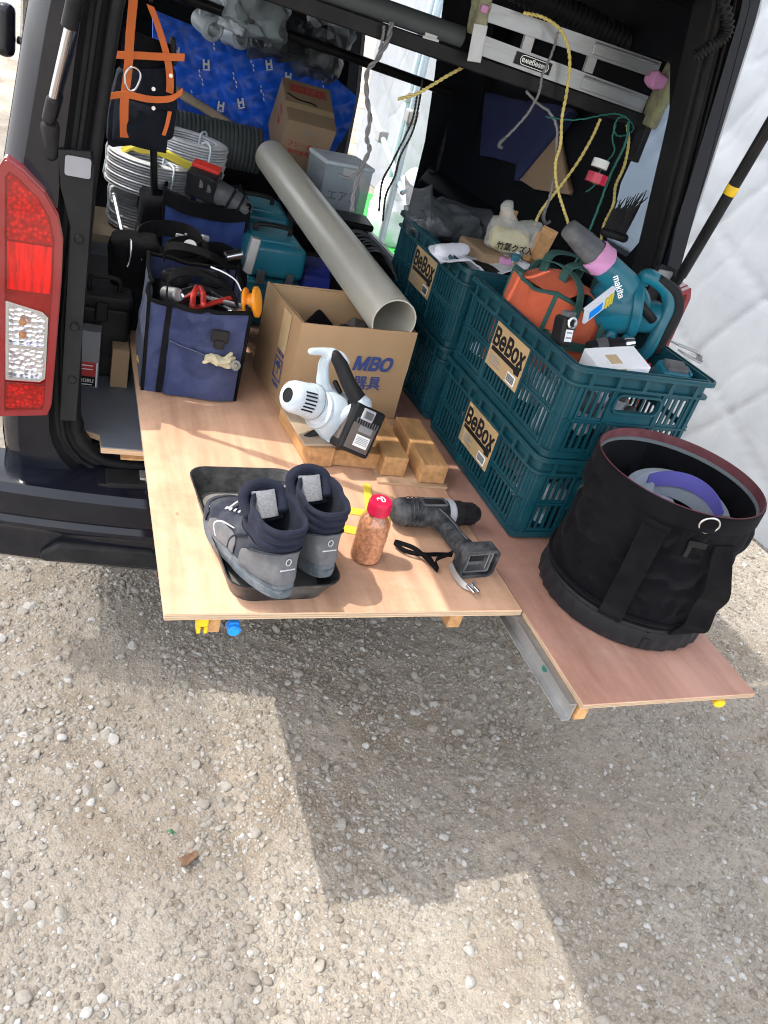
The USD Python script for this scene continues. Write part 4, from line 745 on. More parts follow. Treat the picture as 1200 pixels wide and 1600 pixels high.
# timber offcut pallet
tp = thing('timber_offcut', 'small pallet offcut of pine bars under the white blower', 'timber', (0, 0, Z))
def beam(a, b, w, h, z0=.006, m='pine'): a, b = np.array(a), np.array(b); d = b-a; L = np.linalg.norm(d); return mv(box(w, L, h, ch=.0018), (*(a+b)/2, z0+h/2), rz(math.atan2(d[1], d[0])-PI/2))
part(tp, 'base_sheet', prism([(.495, .424), (.664, .416), (.668, .66), (.52, .672)], .006), 'ply_edge')
for a, b, w in (((.627, .428), (.633, .655), .062), ((.537, .450), (.545, .650), .058), ((.372, .480), (.349, .690), .060)): part(tp, 'pine_bar', beam(a, b, w, .048, .0065 if a[0] > .45 else .001), 'pine')
part(tp, 'cross_bar', mv(box(.115, .035, .040, ch=.0015), (.455, .505, .0215), rz(-.08)), 'pine'); part(tp, 'cross_bar', mv(box(.115, .035, .040, ch=.0015), (.445, .64, .0215), rz(-.08)), 'pine')
part(tp, 'top_sheet', mv(box(.13, .17, .006), (.385, .575, .0525), rz(.1)), 'pine_grey')

# white cordless blower
bl = thing('white_blower', 'white cordless blower with black grip and battery standing on the pine bars', 'blower', (0, 0, 0))
Pm = lambda u, v, y: at(u, v, y=y)
m0, m1 = Pm(449, 617, .50), Pm(512, 634, .54); md = (m1-m0)/np.linalg.norm(m1-m0)
mh = part(bl, 'motor_housing', mv(lathe([(.016, .001), (.024, 0), (.031, .006), (.0345, .016), (.036, .05), (.0385, .06), (.0385, .075), (.034, .085), (0, .085)], 40), m0, basis(md, (0, 0, 1))), 'white_plastic', 35)
part(mh, 'motor_grille', mv(lathe([(0, .003), (.0185, .0035), (.0185, .0005)], 24), m0, basis(md)), 'dark_rubber', 30)
B_ = basis(md, (0, 0, 1)); side = lambda t, a, r: m0+md*t+B_ @ np.array([r*math.cos(a), r*math.sin(a), 0])
for a0_ in (-.9, -.45, 0, .45, .9, 1.35): part(mh, 'vent_slot', tube([side(.022, PI/2-.35+a0_*.5, .0353), side(.052, PI/2-.35+a0_*.5, .0366)], .0019, 6, 0), 'black_plastic', True)
vc = Pm(520, 645, .535)
vol = part(bl, 'fan_housing', blobhull([(vc+md*-.018, .048), (vc+md*.022, .048), (vc+md*.01+[.0, -.01, -.035], .034), (Pm(505, 612, .55), .022)], refine=.01, smooth=3, n=22), 'white_plastic', True)
part(bl, 'seam_line', [mv(lathe([(.0362, .0535), (.0372, .0545), (.0372, .0553), (.0362, .0563)], 40, True), m0, basis(md, (0, 0, 1))), mv(lathe([(.0376, .0742), (.0389, .0747), (.0389, .0755), (.0376, .076)], 40, True), m0, basis(md, (0, 0, 1)))], 'grey_plastic', kind='stuff')
for a_ in (.6, 1.6, 2.5): part(bl, 'housing_screw', cyl(.0035, .004, vc+B_ @ np.array([.045*math.cos(a_), .045*math.sin(a_), -.008]), B_ @ np.array([math.cos(a_), math.sin(a_), 0]), 10), 'grey_plastic', 35)
part(bl, 'inlet_ring', mv(lathe([(.036, 0), (.043, .003), (.043, .009), (.034, .012)], 36), vc-md*.050, B_), 'white_plastic', 30)
part(bl, 'handle_frame', hulls([(Pm(512, 622, .54), .022), (Pm(504, 596, .55), .015), (Pm(506, 568, .55), .012), (Pm(512, 556, .55), .011)], [(Pm(486, 549, .54), .0075), (Pm(500, 549, .545), .0085), (Pm(520, 551, .55), .0105)], [(Pm(516, 554, .545), .012), (Pm(532, 556, .55), .010), (Pm(540, 566, .545), .010)], [(Pm(566, 632, .50), .022), (Pm(546, 652, .50), .020), (Pm(528, 660, .52), .024)], refine=.006, smooth=5), 'white_plastic', True)
gp = part(bl, 'grip', hulls([(Pm(524, 556, .54), .0125), (Pm(533, 571, .535), .0155), (Pm(545, 600, .52), .0165), (Pm(562, 629, .505), .0195)], refine=.006, smooth=4), 'dark_rubber', True)
part(gp, 'trigger', hulls([(Pm(524, 598, .535), .006), (Pm(531, 612, .53), .0055)]), 'black_plastic', True)
bz = np.array([.12, -.95, .30]); bz /= np.linalg.norm(bz); Rb = basis(bz, (1, .15, -.40)); bc = Pm(562, 672, .475)
# battery: long axis down, facing the viewer
bt_ = part(bl, 'battery', mv(rbox(.078, .108, .056, .007, (0, 0, 0)), bc+Rb @ np.array([0, 0, -.012]), Rb), 'black_plastic', True)
part(bt_, 'battery_label', mv(box(.060, .058, .001), bc+Rb @ np.array([.0, -.016, .0165]), Rb), 'brown_label')
part(bt_, 'label_patch', mv(box(.036, .026, .0006), bc+Rb @ np.array([.006, -.022, .0174]), Rb), 'paper_label'); part(bt_, 'label_text', [mv(box(.030, .0012, .0006), bc+Rb @ np.array([.006, -.014-.0035*k, .0179]), Rb) for k in range(5)], 'ink_grey', kind='stuff')
part(bt_, 'label_strip', mv(box(.034, .014, .0006), bc+Rb @ np.array([.004, .004, .0174]), Rb), 'ink_grey')
part(bt_, 'release_button', mv(rbox(.030, .026, .006, .002), bc+Rb @ np.array([-.004, .036, .0165]), Rb), 'boot_reflex', True); part(bt_, 'button_cap', mv(rbox(.020, .015, .004, .0015), bc+Rb @ np.array([-.004, .036, .0205]), Rb), 'boot_heel', True)
part(bt_, 'battery_fin', [mv(box(.0022, .012, .003), bc+Rb @ np.array([x, .019, .0175]), Rb) for x in np.linspace(-.024, .028, 9)], 'grey_plastic', kind='stuff')
part(bt_, 'battery_side_label', mv(box(.001, .05, .030), bc+Rb @ np.array([-.0395, -.01, -.014]), Rb), 'brown_label')
part(bl, 'battery_mount', blobhull([(Pm(570, 634, .50), .015), (Pm(532, 650, .50), .016), (Pm(522, 690, .51), .014), (Pm(556, 676, .52), .02)], refine=.012, smooth=2), 'white_plastic', True)
part(bl, 'foot', hulls([(vc+[-.03, -.01, -.045], .008), (vc+[-.055, -.015, -.058], .006)]), 'black_plastic', True); part(bl, 'foot', hulls([(vc+[.01, -.02, -.05], .016), (vc+[-.005, -.03, -.062], .010)]), 'white_plastic', True)

# big cardboard box with the grey pipe lying across it
cb = thing('cardboard_box', 'open brown cardboard box with blue MBO print behind the white blower', 'box', (.338, .715, Z), rz(.115))
W_, D_, H_ = .305, .265, .238
def cpanel(lo, hi, n=0): return b2(lo, hi)
part(cb, 'front_panel', wob(b2((0, 0, 0), (W_, .004, H_)), .0016, 14, 3, .02), 'card'); part(cb, 'back_panel', b2((0, D_-.004, 0), (W_, D_, H_-.004)), 'card')
part(cb, 'side_panel', wob(b2((0, .0042, 0), (.004, D_-.0042, H_)), .0016, 14, 3, .02), 'card'); part(cb, 'side_panel', b2((W_-.004, .0042, 0), (W_, D_-.0042, H_)), 'card'); part(cb, 'bottom_panel', b2((.0042, .0042, .0), (W_-.0042, D_-.0042, .004)), 'card')
part(cb, 'folded_flap', sheet(lambda u, v: np.stack([.0085+.006*v+.002*np.sin(u*7), .01+.24*u, H_-.002-.10*v], 0), 14, 6, .004), 'card'); part(cb, 'folded_flap', sheet(lambda u, v: np.stack([.01+.28*u, D_-.010-.012*v+.002*np.sin(u*8), H_-.006-.11*v], 0), 14, 6, .004), 'card')
part(cb, 'corner_tape', b2((-.0022, .06, .13), (-.0016, .115, .23)), 'tape_tan')
Fr = np.array([[1., 0, 0], [0, 0, -1.], [0, 1., 0]]); Sd = np.array([[0, 0, -1.], [-1., 0, 0], [0, 1., 0]])
part(cb, 'box_print', mv(text('MBO', .033, .0005, shear=.18, stroke=3), (.205, -.0020, .150), Fr), 'ink_navy'); part(cb, 'box_print', mv(text('器具', .034, .0005, True, True), (.200, -.0020, .098), Fr), 'ink_navy')
um = part(cb, 'care_mark', mv(prism(rrect(.052, .056, .001, 1).difference(rrect(.046, .050, .001, 1)), .0006), (-.0020, .088, .082), Sd), 'ink_navy')
um_c = np.array([(.016*math.cos(t), .003+.013*math.sin(t)) for t in np.linspace(0, PI, 9)]+[(-.008, .001), (-.005, .003), (0, .001), (.005, .003), (.008, .001)])
part(um, 'umbrella_mark', [mv(prism(um_c, .0006), (-.0020, .088, .086), Sd), mv(prism(sbox(-.0012, -.018, .0012, .004), .0006), (-.0020, .088, .086), Sd)], 'ink_navy')
part(um, 'care_text', [mv(text('水濡注意', .011, .0005, False, True), (-.0020, .088, .124), Sd)], 'ink_navy'); part(um, 'care_text', [mv(text('水濡厳禁', .010, .0005, False, True), (-.0020, .088, .042), Sd)], 'ink_navy')
fb2 = thing('plastic_fittings', 'clear bags of grey fittings inside the open cardboard box', 'fittings', (.338, .715, Z), rz(.115))
for k in range(7): part(fb2, 'fitting_bag', wob(rbox(.07, .05, .045, .012), .010, 22, k+2, .014).apply_transform(trimesh.transformations.euler_matrix(rng.uniform(-.6, .6), rng.uniform(-.6, .6), rng.uniform(0, 3))).apply_translation((.055+.035*k, .08+.05*(k % 3), .165-.008*(k % 2))), ('film_white', 'grey_fabric', 'black_canvas', 'film_white', 'black_plastic', 'film_grey', 'black_plastic')[k], True)
part(fb2, 'fitting_stack', b2((.02, .02, .006), (.285, .245, .135)), 'carton_liner')
# grey pipe
pp_ = thing('pvc_pipe', 'long grey PVC pipe lying slanted over the open cardboard box', 'pipe', (0, 0, 0))
q0, q1 = at(616, 503, y=.745), at(424, 246, y=2.02); pd = (q1-q0)/np.linalg.norm(q1-q0); PL = np.linalg.norm(q1-q0)
part(pp_, 'pipe_wall', mv(lathe([(.0535, 0), (.0568, 0), (.0572, .0006), (.0572, PL), (.0535, PL)], 64, True), q0, basis(pd)), 'pvc_grey', 35)
# clips under the boards
k1 = thing('yellow_bracket', 'small yellow plastic hook hanging under the left front edge of the plywood', 'hook', (.070, .028, .700)); part(k1, 'hook_plate', [b2((-.010, -.004, -.012), (.008, .030, .024), .002)], 'yellow_plastic'); part(k1, 'hook_prong', b2((-.010, -.004, -.026), (-.004, .018, -.0121), .001), 'yellow_plastic'); part(k1, 'hook_prong', b2((.002, -.004, -.026), (.008, .018, -.0121), .001), 'yellow_plastic')
k2 = thing('blue_stopper', 'bright blue cap under the plywood edge beside the yellow hook', 'cap', (.117, .012, .690)); part(k2, 'cap_body', cyl(.011, .024, (0, 0, .008), (0, 1, 0), 18, ch=.003), 'blue_tape', 35); part(k2, 'cap_lug', b2((-.008, -.004, .008), (.008, .01, .021), .002), 'blue_tape')
p_ = at(1103, 1098, y=-.205)
k3 = thing('yellow_stopper', 'yellow rubber cap under the right front corner of the reddish board', 'cap', (1.005, -.205, .70)); part(k3, 'cap_body', [cyl(.011, .03, (0, 0, -.004), (.3, 1, .2), 18, ch=.002)], 'yellow_plastic', 35); part(k3, 'cap_tab', b2((-.005, -.005, .0), (.012, .012, .0255), .001), 'yellow_plastic')
k4 = thing('wire_clip', 'dark wire clip under the plywood edge beside the right batten', 'clip', (.520, .03, .71)); part(k4, 'clip_wire', tube([(0, 0, .016), (0, 0, .0), (.010, 0, -.006), (.016, 0, .004)], .003, 8), 'black_plastic', True)

# ------------------------------------------------------------------ bags and cases on the board
def tote_walls(p, w, d, h, m, bind, bul=.018, seed=1, slump=.0, lean=(0, 0)):
    """four soft walls round an open top; local origin at the middle of the base"""
    cs = [(-w/2, -d/2), (w/2, -d/2), (w/2, d/2), (-w/2, d/2)]; hs = []
    names = ('front_wall', 'side_wall', 'back_wall', 'side_wall')
    for k in range(4):
        a, b = np.array(cs[k]), np.array(cs[(k+1) % 4]); n_ = np.array([(b-a)[1], -(b-a)[0]]); n_ = n_/np.linalg.norm(n_); L = np.linalg.norm(b-a)
        def f(u, v, a=a, b=b, n_=n_, L=L, k=k):
            q_ = np.stack([u*L*11+k*5, v*h*11, 0*u+seed], -1); o = bul*np.sin(u*PI)*np.sin(v*PI*.9+.2)+.030*(meshkit.fbm(q_, 4, seed)-.5)*np.sin(u*PI)**.5-.010*(1-2*np.abs(meshkit.noise(np.stack([u*L*16+v*2.5+k*3, v*h*9-u*1.5, 0*u], -1), seed+5)-.5))**4*np.sin(u*PI)
            s_ = 1+.04*v
            return np.stack([(a[0]+(b-a)[0]*u)*s_+n_[0]*o+lean[0]*v, (a[1]+(b-a)[1]*u)*s_+n_[1]*o+lean[1]*v, h*v-slump*np.sin(u*PI)*v+.006*(meshkit.noise(np.stack([u*5+k, v*0, 0*u], -1), seed)-.5)*v], 0)
        part(p, names[k], sheet(f, 34, 26, .004), m, True); uu = np.linspace(0, 1, 15); one = np.ones_like(uu)
        top_ = np.moveaxis(f(uu[:, None], one[:, None]), 0, -1)[:, 0]; sd_ = np.moveaxis(f(0*uu[:, None], uu[:, None]), 0, -1)[:, 0]
        part(p, 'top_binding', tube(top_, .0050, 7, 2), bind, True); part(p, 'corner_binding', tube(sd_, .0050, 7, 2), bind, True); hs.append(f)
    part(p, 'base', b2((-w/2, -d/2, .001), (w/2, d/2, .006)), bind)
    return hs
b1 = thing('tool_bag', 'navy canvas tool tote in front, tools and an orange reel poking out', 'bag', (.130, .935, Z), rz(-.06))
tote_walls(b1, .215, .31, .225, 'navy_canvas', 'black_web', .014, 3, .012)
pk = part(b1, 'front_pocket', sheet(lambda u, v: np.stack([-.062+.164*u, -.172-.014*np.sin(u*PI)*np.sin(v*PI*.8+.5)-.003*np.cos(u*9), .005+(.135-.055*u+.02*u*u)*v], 0), 20, 10, .003), 'navy_canvas', True)
part(pk, 'pocket_hem', tube([(-.062+.164*u, -.1745-.013*math.sin(u*PI)*.6-.003*math.cos(u*9), .005+.135-.055*u+.02*u*u) for u in np.linspace(0, 1, 9)], .0013, 6, 3), 'navy_seam', True)
part(b1, 'side_strip', ribbon([(-.073, -.166, .004), (-.072, -.172, .07), (-.070, -.170, .15), (-.068, -.163, .222)], [(.012, 0, 0)]*4, .003), 'black_web', 40)
for sy in (-1, 1): part(b1, 'carry_handle', ribbon([(-.075, sy*.135, .225), (-.07, sy*.11, .262), (-.02, sy*.085+.01, .272), (.05, sy*.085+.01, .258), (.085, sy*.12, .228)], [(.0, .036, .008)]*5, .003, 7), 'black_web', 40)
part(b1, 'flap_buckle', [mv(rbox(.040, .010, .030, .004), (.048, -.182, .168)), mv(rbox(.024, .010, .022, .004), (.048, -.186, .150))], 'black_plastic', True)
part(b1, 'side_pocket', sheet(lambda u, v: np.stack([-.113-.014*np.sin(u*PI)*np.sin(v*2.6+.3), .15-.30*u, .004+(.10+.025*u)*v], 0), 18, 8, .003), 'navy_canvas', True)
part(b1, 'woven_tag', mv(box(.002, .022, .012), (-.1215, -.10, .05), rz(.25)), 'yellow_cord')
# things in it
T1 = lambda x, y, z: np.array([.130+math.cos(-.06)*x-math.sin(-.06)*y, .935+math.sin(-.06)*x+math.cos(-.06)*y, Z+z])
gl = thing('work_gloves', 'cream crumpled gloves and snap ring stuffed in the navy tote pocket', 'gloves', T1(.055, -.186, .105))
part(gl, 'glove', wob(hulls([((-.03, 0, .012), .008), ((.0, -.004, .006), .010), ((.03, 0, .016), .008)], [((.0, 0, .0), .008), ((.035, -.006, .0), .007)], refine=.006), .009, 60, 2), 'glove_cream', True)
part(gl, 'finger', hulls([((.01, -.002, .012), .005), ((.022, -.004, .028), .0045)]), 'glove_cream', True); part(gl, 'finger', hulls([((-.02, -.006, .01), .005), ((-.036, -.008, .002), .0045)]), 'glove_cream', True)
part(gl, 'snap_ring', mv(lathe([(.007, -.003), (.012, -.003), (.012, .003), (.007, .003)], 24, True), (.034, -.013, .004), basis((.3, -1, .3))), 'chrome', 35)
rl = thing('orange_reel', 'orange plastic reel standing at the right rim of the navy tote', 'reel', T1(.122, -.075, .222), basis((.85, -.35, .25)))
part(rl, 'flange', lathe([(0, -.018), (.028, -.018), (.033, -.015), (.033, -.010), (.026, -.008), (0, -.008)], 36), 'orange_plastic', 35); part(rl, 'flange', lathe([(0, .006), (.026, .006), (.036, .009), (.036, .016), (.031, .019), (.016, .021), (0, .021)], 36), 'orange_plastic', 35); part(rl, 'hub', lathe([(.020, -.008), (.020, .006)], 24), 'orange_plastic')
part(rl, 'reel_cord', tube([(-.02, .02, -.02), (-.035, .04, -.03), (-.06, .05, -.05), (-.07, .06, -.08)], .002, 6), 'paper_label', True)
ht = thing('hand_tools', 'jumble of pliers and sockets filling the navy tote', 'tools', T1(0, 0, .19))
part(ht, 'plier_handle', hulls([((-.005, -.03, .03), .007), ((-.015, -.06, .022), .007), ((-.02, -.10, .01), .007)]), 'red_dull', True); part(ht, 'plier_handle', hulls([((.004, -.03, .03), .007), ((.008, -.06, .025), .007), ((.004, -.10, .015), .007)]), 'red_dull', True)
for k in range(9):
    a_ = rng.uniform(0, PI); c_ = np.array([rng.uniform(-.07, .09), rng.uniform(-.11, .10), rng.uniform(-.01, .02)]); d_ = np.array([math.cos(a_), math.sin(a_), rng.uniform(-.3, .4)])
    part(ht, ('socket', 'wrench_shaft', 'tape_case')[k % 3], (cyl(.016, .05, c_, d_, 20, ch=.003), cyl(.006, .15, c_, d_, 12, ch=.002), mv(rbox(.05, .06, .03, .010), c_, rz(a_)))[k % 3], ('chrome', 'dull_steel', 'black_plastic', 'dull_steel', 'red_dull', 'dark_rubber')[k % 6], 35)
part(ht, 'tool_padding', b2((-.10, -.14, -.18), (.10, .14, -.02)), 'black_canvas')
# tool belt in a heap
tb = thing('tool_belt', 'black tool belt with pouches heaped between the navy tote and the royal blue bag', 'belt', (.085, 1.20, Z+.035))
part(tb, 'pouch', wob(rbox(.12, .12, .235, .02, (-.085, -.02, .085)), .014, 14, 2, .02), 'black_web', True); part(tb, 'pouch', wob(rbox(.13, .10, .205, .02, (.05, .0, .07)), .014, 14, 4, .02), 'black_web', True); part(tb, 'pouch', wob(rbox(.10, .10, .195, .02, (.16, .0, .065)), .012, 15, 6, .02), 'black_canvas', True)
for cx_, cy_, cz_, r_, tl_ in ((.04, -.06, .185, .055, .5), (.0, -.02, .20, .08, .3), (.14, -.02, .17, .05, -.3)): part(tb, 'belt_loop', ribbon([(cx_+r_*math.cos(t), cy_+.7*r_*math.sin(t), cz_+.02*math.sin(t+tl_)) for t in np.linspace(0, 6.0, 12)], [(0, .012, .040)]*12, .004, 4), 'black_web', 40)
part(tb, 'rivet_disc', cyl(.017, .006, (.045, -.075, .215), (-.1, -.7, .7), 24, ch=.002), 'boot_reflex', 35); part(tb, 'buckle', mv(tube([(-.015, 0, -.02), (.015, 0, -.02), (.015, 0, .02), (-.015, 0, .02)], .003, 6, 0, True), (-.085, -.075, .17)), 'chrome', True)
part(tb, 'snap_hook', tube([(-.10, -.08, .21), (-.098, -.085, .18), (-.10, -.085, .155), (-.104, -.083, .14)], [.004, .005, .003, .006], 8), 'chrome', True); part(tb, 'hammer_head', cyl(.014, .05, (.165, -.03, .195), (1, .3, .3), 18, ch=.003), 'chrome', 35); part(tb, 'chalk_holder', mv(rbox(.028, .022, .10, .004), (.215, -.02, .20), ry(.12)), 'dull_steel', True)
for k in range(4): part(tb, 'cord_grip', rbox(.022, .018, .015, .004, (.03+.022*k, .03, .205+.006*(k % 2))), 'ink_grey', True)
# royal blue bag with black flap
b2_ = thing('royal_bag', 'royal blue open tool bag with wide black rim, a drill lying on top', 'bag', (.205, 1.50, Z), rz(-.04))
tote_walls(b2_, .225, .22, .315, 'royal_canvas', 'black_web', .016, 12, .02)
part(b2_, 'rim_band', [ribbon([(-.115, -.118, .295), (-.05, -.126, .280), (.05, -.126, .278), (.118, -.118, .292)], [(0, 0, .038)]*4, .005, 5), ribbon([(.12, -.115, .292), (.128, 0, .285), (.12, .115, .295)], [(0, 0, .038)]*3, .005, 5)], 'black_web', 40)
part(b2_, 'open_flap', sheet(lambda u, v: np.stack([-.118-.035*v-.012*np.sin(u*5+v*2), -.11+.20*u+.05*v, .13+.30*v-.12*v*u], 0), 14, 12, .006), 'black_canvas', True); part(b2_, 'side_pouch', wob(rbox(.07, .20, .26, .02, (-.145, -.01, .15)), .012, 14, 21, .02), 'black_canvas', True)
part(b2_, 'zip_line', tube([(-.185, -.11, .03), (-.188, -.10, .12), (-.175, -.09, .20), (-.16, -.06, .26)], .003, 6), 'grey_cord', True); part(b2_, 'inner_fill', b2((-.10, -.10, .02), (.10, .10, .24)), 'black_canvas')
# black drill with red slide on it
dr2 = thing('impact_drill', 'black power drill with a red battery slide lying on the royal blue bag', 'drill', (0, 0, 0))
d0, d1 = at(318, 285, y=1.43), at(375, 322, y=1.40); dd = (d1-d0)/np.linalg.norm(d1-d0)
part(dr2, 'battery', mv(rbox(.085, .075, .075, .010), d0, basis((0, -.25, 1), dd)), 'black_plastic', True); part(dr2, 'red_slide', mv(rbox(.078, .036, .012, .004), d0+np.array([.004, .0, .043]), basis((0, -.25, 1), dd)), 'red_dull', True)
part(dr2, 'drill_body', hulls([(d0+dd*.04, .034), (d0+dd*.10, .034), (d1+dd*.012, .026)], refine=.01, smooth=3), 'grey_plastic', True); part(dr2, 'body_ring', mv(lathe([(.034, -.004), (.038, 0), (.034, .004)], 24), d0+dd*.085, basis(dd)), 'black_plastic', True); part(dr2, 'body_ring', mv(lathe([(.031, -.004), (.035, 0), (.031, .004)], 24), d0+dd*.115, basis(dd)), 'black_plastic', True); part(dr2, 'handle', hulls([(d0+dd*.06+[0, 0, -.02], .022), (d0+dd*.02+[0, .09, -.06], .020)]), 'grey_plastic', True)
for k in (-1, 1): part(dr2, 'case_latch', mv(rbox(.012, .010, .024, .003), d0+dd*.012*k+np.array([0, -.038, .0])), 'grey_plastic', True)
# teal and blue cases
def case(name, lab, c, sx, sy, sz, m, rot=0., tag=False, n=2):
    p = thing(name, lab, 'case', c, rz(rot), None)
    part(p, 'case_base', rbox(sx, sy, sz*.60, .018, (0, 0, sz*.30)), m, True); part(p, 'case_lid', rbox(sx, sy, sz*.385, .018, (0, 0, sz*.805)), m, True)
    part(p, 'lid_panel', rbox(sx*.78, sy*.7, .012, .005, (0, 0, sz)), m, True)
    part(p, 'front_panel', rbox(sx*.8, .010, sz*.36, .004, (0, -sy/2, sz*.30)), m, True)
    for x in np.linspace(-sx*.25, sx*.25, n): part(p, 'latch', rbox(.024, .012, .040, .003, (x, -sy/2-.003, sz*.62)), 'grey_plastic', True)
    part(p, 'case_handle', tube([(-.05, .0, sz), (-.045, 0, sz+.025), (.045, 0, sz+.025), (.05, 0, sz)], .007, 8, 4), 'black_plastic', True)
    if tag:
        q_ = part(p, 'maker_label', box(.045, .001, .040, (sx*.22, -sy/2-.0056, sz*.22)), 'paper_label'); part(q_, 'label_print', [box(.034, .001, .004, (sx*.22, -sy/2-.0066, sz*.22+z)) for z in (.010, .002, -.010)]+[box(.016, .001, .010, (sx*.22-.010, -sy/2-.0066, sz*.22-.002))], 'ink_navy', kind='stuff')
    return p
case('tool_case', 'teal tool case with a white label, nearest behind the cardboard box', (.395, 1.38, Z), .17, .22, .245, 'teal_plastic', .02, True)
case('tool_case', 'teal tool case half hidden behind the nearer labelled case', (.395, 1.68, Z), .20, .24, .255, 'teal_plastic', -.05)
case('tool_case', 'plain blue plastic case lying low beside the labelled teal case', (.565, 1.42, Z), .15, .22, .17, 'blue_plastic', -.05)
# cable coils
def coil(lab, c, r0, r1, h, turns, tilt=None, m='cable_grey'):
    p = thing('cable_coil', lab, 'coil', c, tilt, None); dz = h/turns
    for k in range(turns): part(p, 'cable_turn', lathe([(r1+(r0-r1)*.5+(r1-r0)*.5*math.cos(t)+.002*math.sin(k*2.1), dz*(k+.5)+dz*.52*math.sin(t)) for t in np.arange(8)*PI/4], 48, True), m, True)
    for a_ in (.4, 2.6, 4.4): part(p, 'plastic_tie', mv(tube([(r0-.003, 0, -.003), (r1+.003, 0, -.003), (r1+.004, 0, h*.5), (r1+.003, 0, h+.003), (r0-.003, 0, h+.003), (r0-.004, 0, h*.5)], .0035, 6, 3, True), (0, 0, 0), rz(a_-PI/2)), 'sheet_side', True)
coil('loose grey flat cable coil with a hollow middle, topmost beside the hanging pouch', (.062, 1.66, .985), .085, .128, .095, 12, ry(.05))
coil('grey cable coil underneath the hollow one, near the left pillar', (.075, 1.70, .86), .08, .122, .10, 11)
coil('shrink wrapped grey cable coil standing behind the yellow cable', (.195, 1.93, .985), .085, .128, .125, 15, ry(.06))
ys = thing('yellow_cable', 'yellow cable bundle draped across the top grey cable coil', 'cable', (0, 0, 0))
for k in range(5): part(ys, 'cable_strand', tube([at(188+2*k, 240-2*k, y=1.63)+[0, 0, .004*k], at(215, 233+1.5*k, y=1.60)+[0, 0, .006], at(255, 240+2*k, y=1.58)+[0, 0, .008], at(300, 258+2*k, y=1.56)], .0055, 7, 6), 'yellow_cable', True)
st = thing('shelf_box', 'worn timber shelf block under the cable coils', 'shelf', (.06, 1.70, .6355)); part(st, 'shelf_top', b2((-.17, -.14, .195), (.16, .16, .218)), 'pine_grey'); part(st, 'shelf_side', b2((-.17, -.135, 0), (-.155, .15, .1948)), 'pine_grey'); part(st, 'shelf_side', b2((-.08, -.14, .107), (.16, -.125, .1948)), 'pine_grey')
sr = thing('metal_rod', 'thin bright metal bar standing against the lower cable coil', 'rod', (0, 0, 0)); r0_, r1_ = at(178, 305, y=1.45), at(193, 372, y=1.35); part(sr, 'rod_bar', tube([r0_, r1_], .006, 6, 0), 'aluminium'); part(sr, 'rod_tip', mv(trimesh.creation.icosphere(subdivisions=2, radius=.0075), r0_), 'aluminium', True)
# duct roll, brown stick, blue quilted sheet
du = thing('duct_roll', 'dark grey ribbed flexible duct lying behind the cable coils', 'duct', (0, 0, 0)); u0, u1 = at(262, 200, y=2.22), at(405, 232, y=2.22); part(du, 'duct_wall', mv(lathe([(.02, 0)]+[(.085+.004*(k % 2), np.linalg.norm(u1-u0)*k/44) for k in range(45)]+[(.02, np.linalg.norm(u1-u0))], 36), u0+[0, 0, -.02], basis(u1-u0)), 'duct_grey', 30); part(du, 'duct_support', b2((.16, 2.14, .742), (.62, 2.32, .99)), 'black_canvas')
bs_ = thing('wooden_stick', 'rough brown stick leaning in front of the blue quilted sheet', 'stick', (0, 0, 0)); part(bs_, 'stick_shaft', wob(tube([at(272, 140, y=2.3), at(312, 165, y=2.28), at(360, 195, y=2.25)], .016, 8, 5), .004, 60, 2), 'pine_grey', True)
blu = thing('blue_sheet', 'big blue quilted foam sheet with scattered white marks across the cargo bay', 'sheet', (0, 0, 0))
pts = [at(u, v, y=2.55) for u, v in ((238, 15), (330, 52), (440, 85), (520, 118), (556, 150), (546, 195), (520, 240), (470, 262), (400, 262), (300, 228), (240, 190))]
qx = Polygon([(p[0], p[2]) for p in pts]); bm = prism(qx, .035); bm = tm(man(bm).refine_to_length(.016)); bm.merge_vertices(); vv = bm.vertices
cell = np.abs(np.sin(vv[:, 0]*38+vv[:, 1]*22))*np.abs(np.sin(vv[:, 1]*38-vv[:, 0]*22)); V2 = np.column_stack([vv[:, 0], 2.57-vv[:, 2]*(1+.45*cell)+.03*(meshkit.fbm(np.column_stack([vv[:, 0]*4, vv[:, 1]*4, 0*vv[:, 0]]), 2, 3)-.5), vv[:, 1]]); bm.vertices = V2; bm.fix_normals()
part(blu, 'quilted_face', bm, 'blue_foil', 40)
for k, (u, v) in enumerate(((322, 100), (365, 122), (420, 100), (408, 142), (345, 165), (300, 150), (450, 120), (505, 135), (380, 60), (345, 180), (275, 80), (330, 62), (470, 170), (312, 118), (376, 160), (392, 96))):
    c_ = at(u, v, y=2.505); h_ = k % 2 == 0
    part(blu, 'white_mark', [mv(x, c_+np.array([0, -.003, 0]), np.array([[1, 0, 0], [0, 0, -1], [0, 1, 0]]) @ rz(.5 if not h_ else .15+.2*math.sin(k))) for x in ([box(.007, .030, .002, (-.009, 0, 0)), box(.007, .030, .002, (.009, 0, 0)), box(.014, .008, .002, (0, 0, 0)), box(.026, .004, .002, (0, -.019, 0))] if h_ else [box(.004, .010, .002, (.004*(j % 2), .015*j-.03, 0)) for j in range(4)])], 'ink_white')
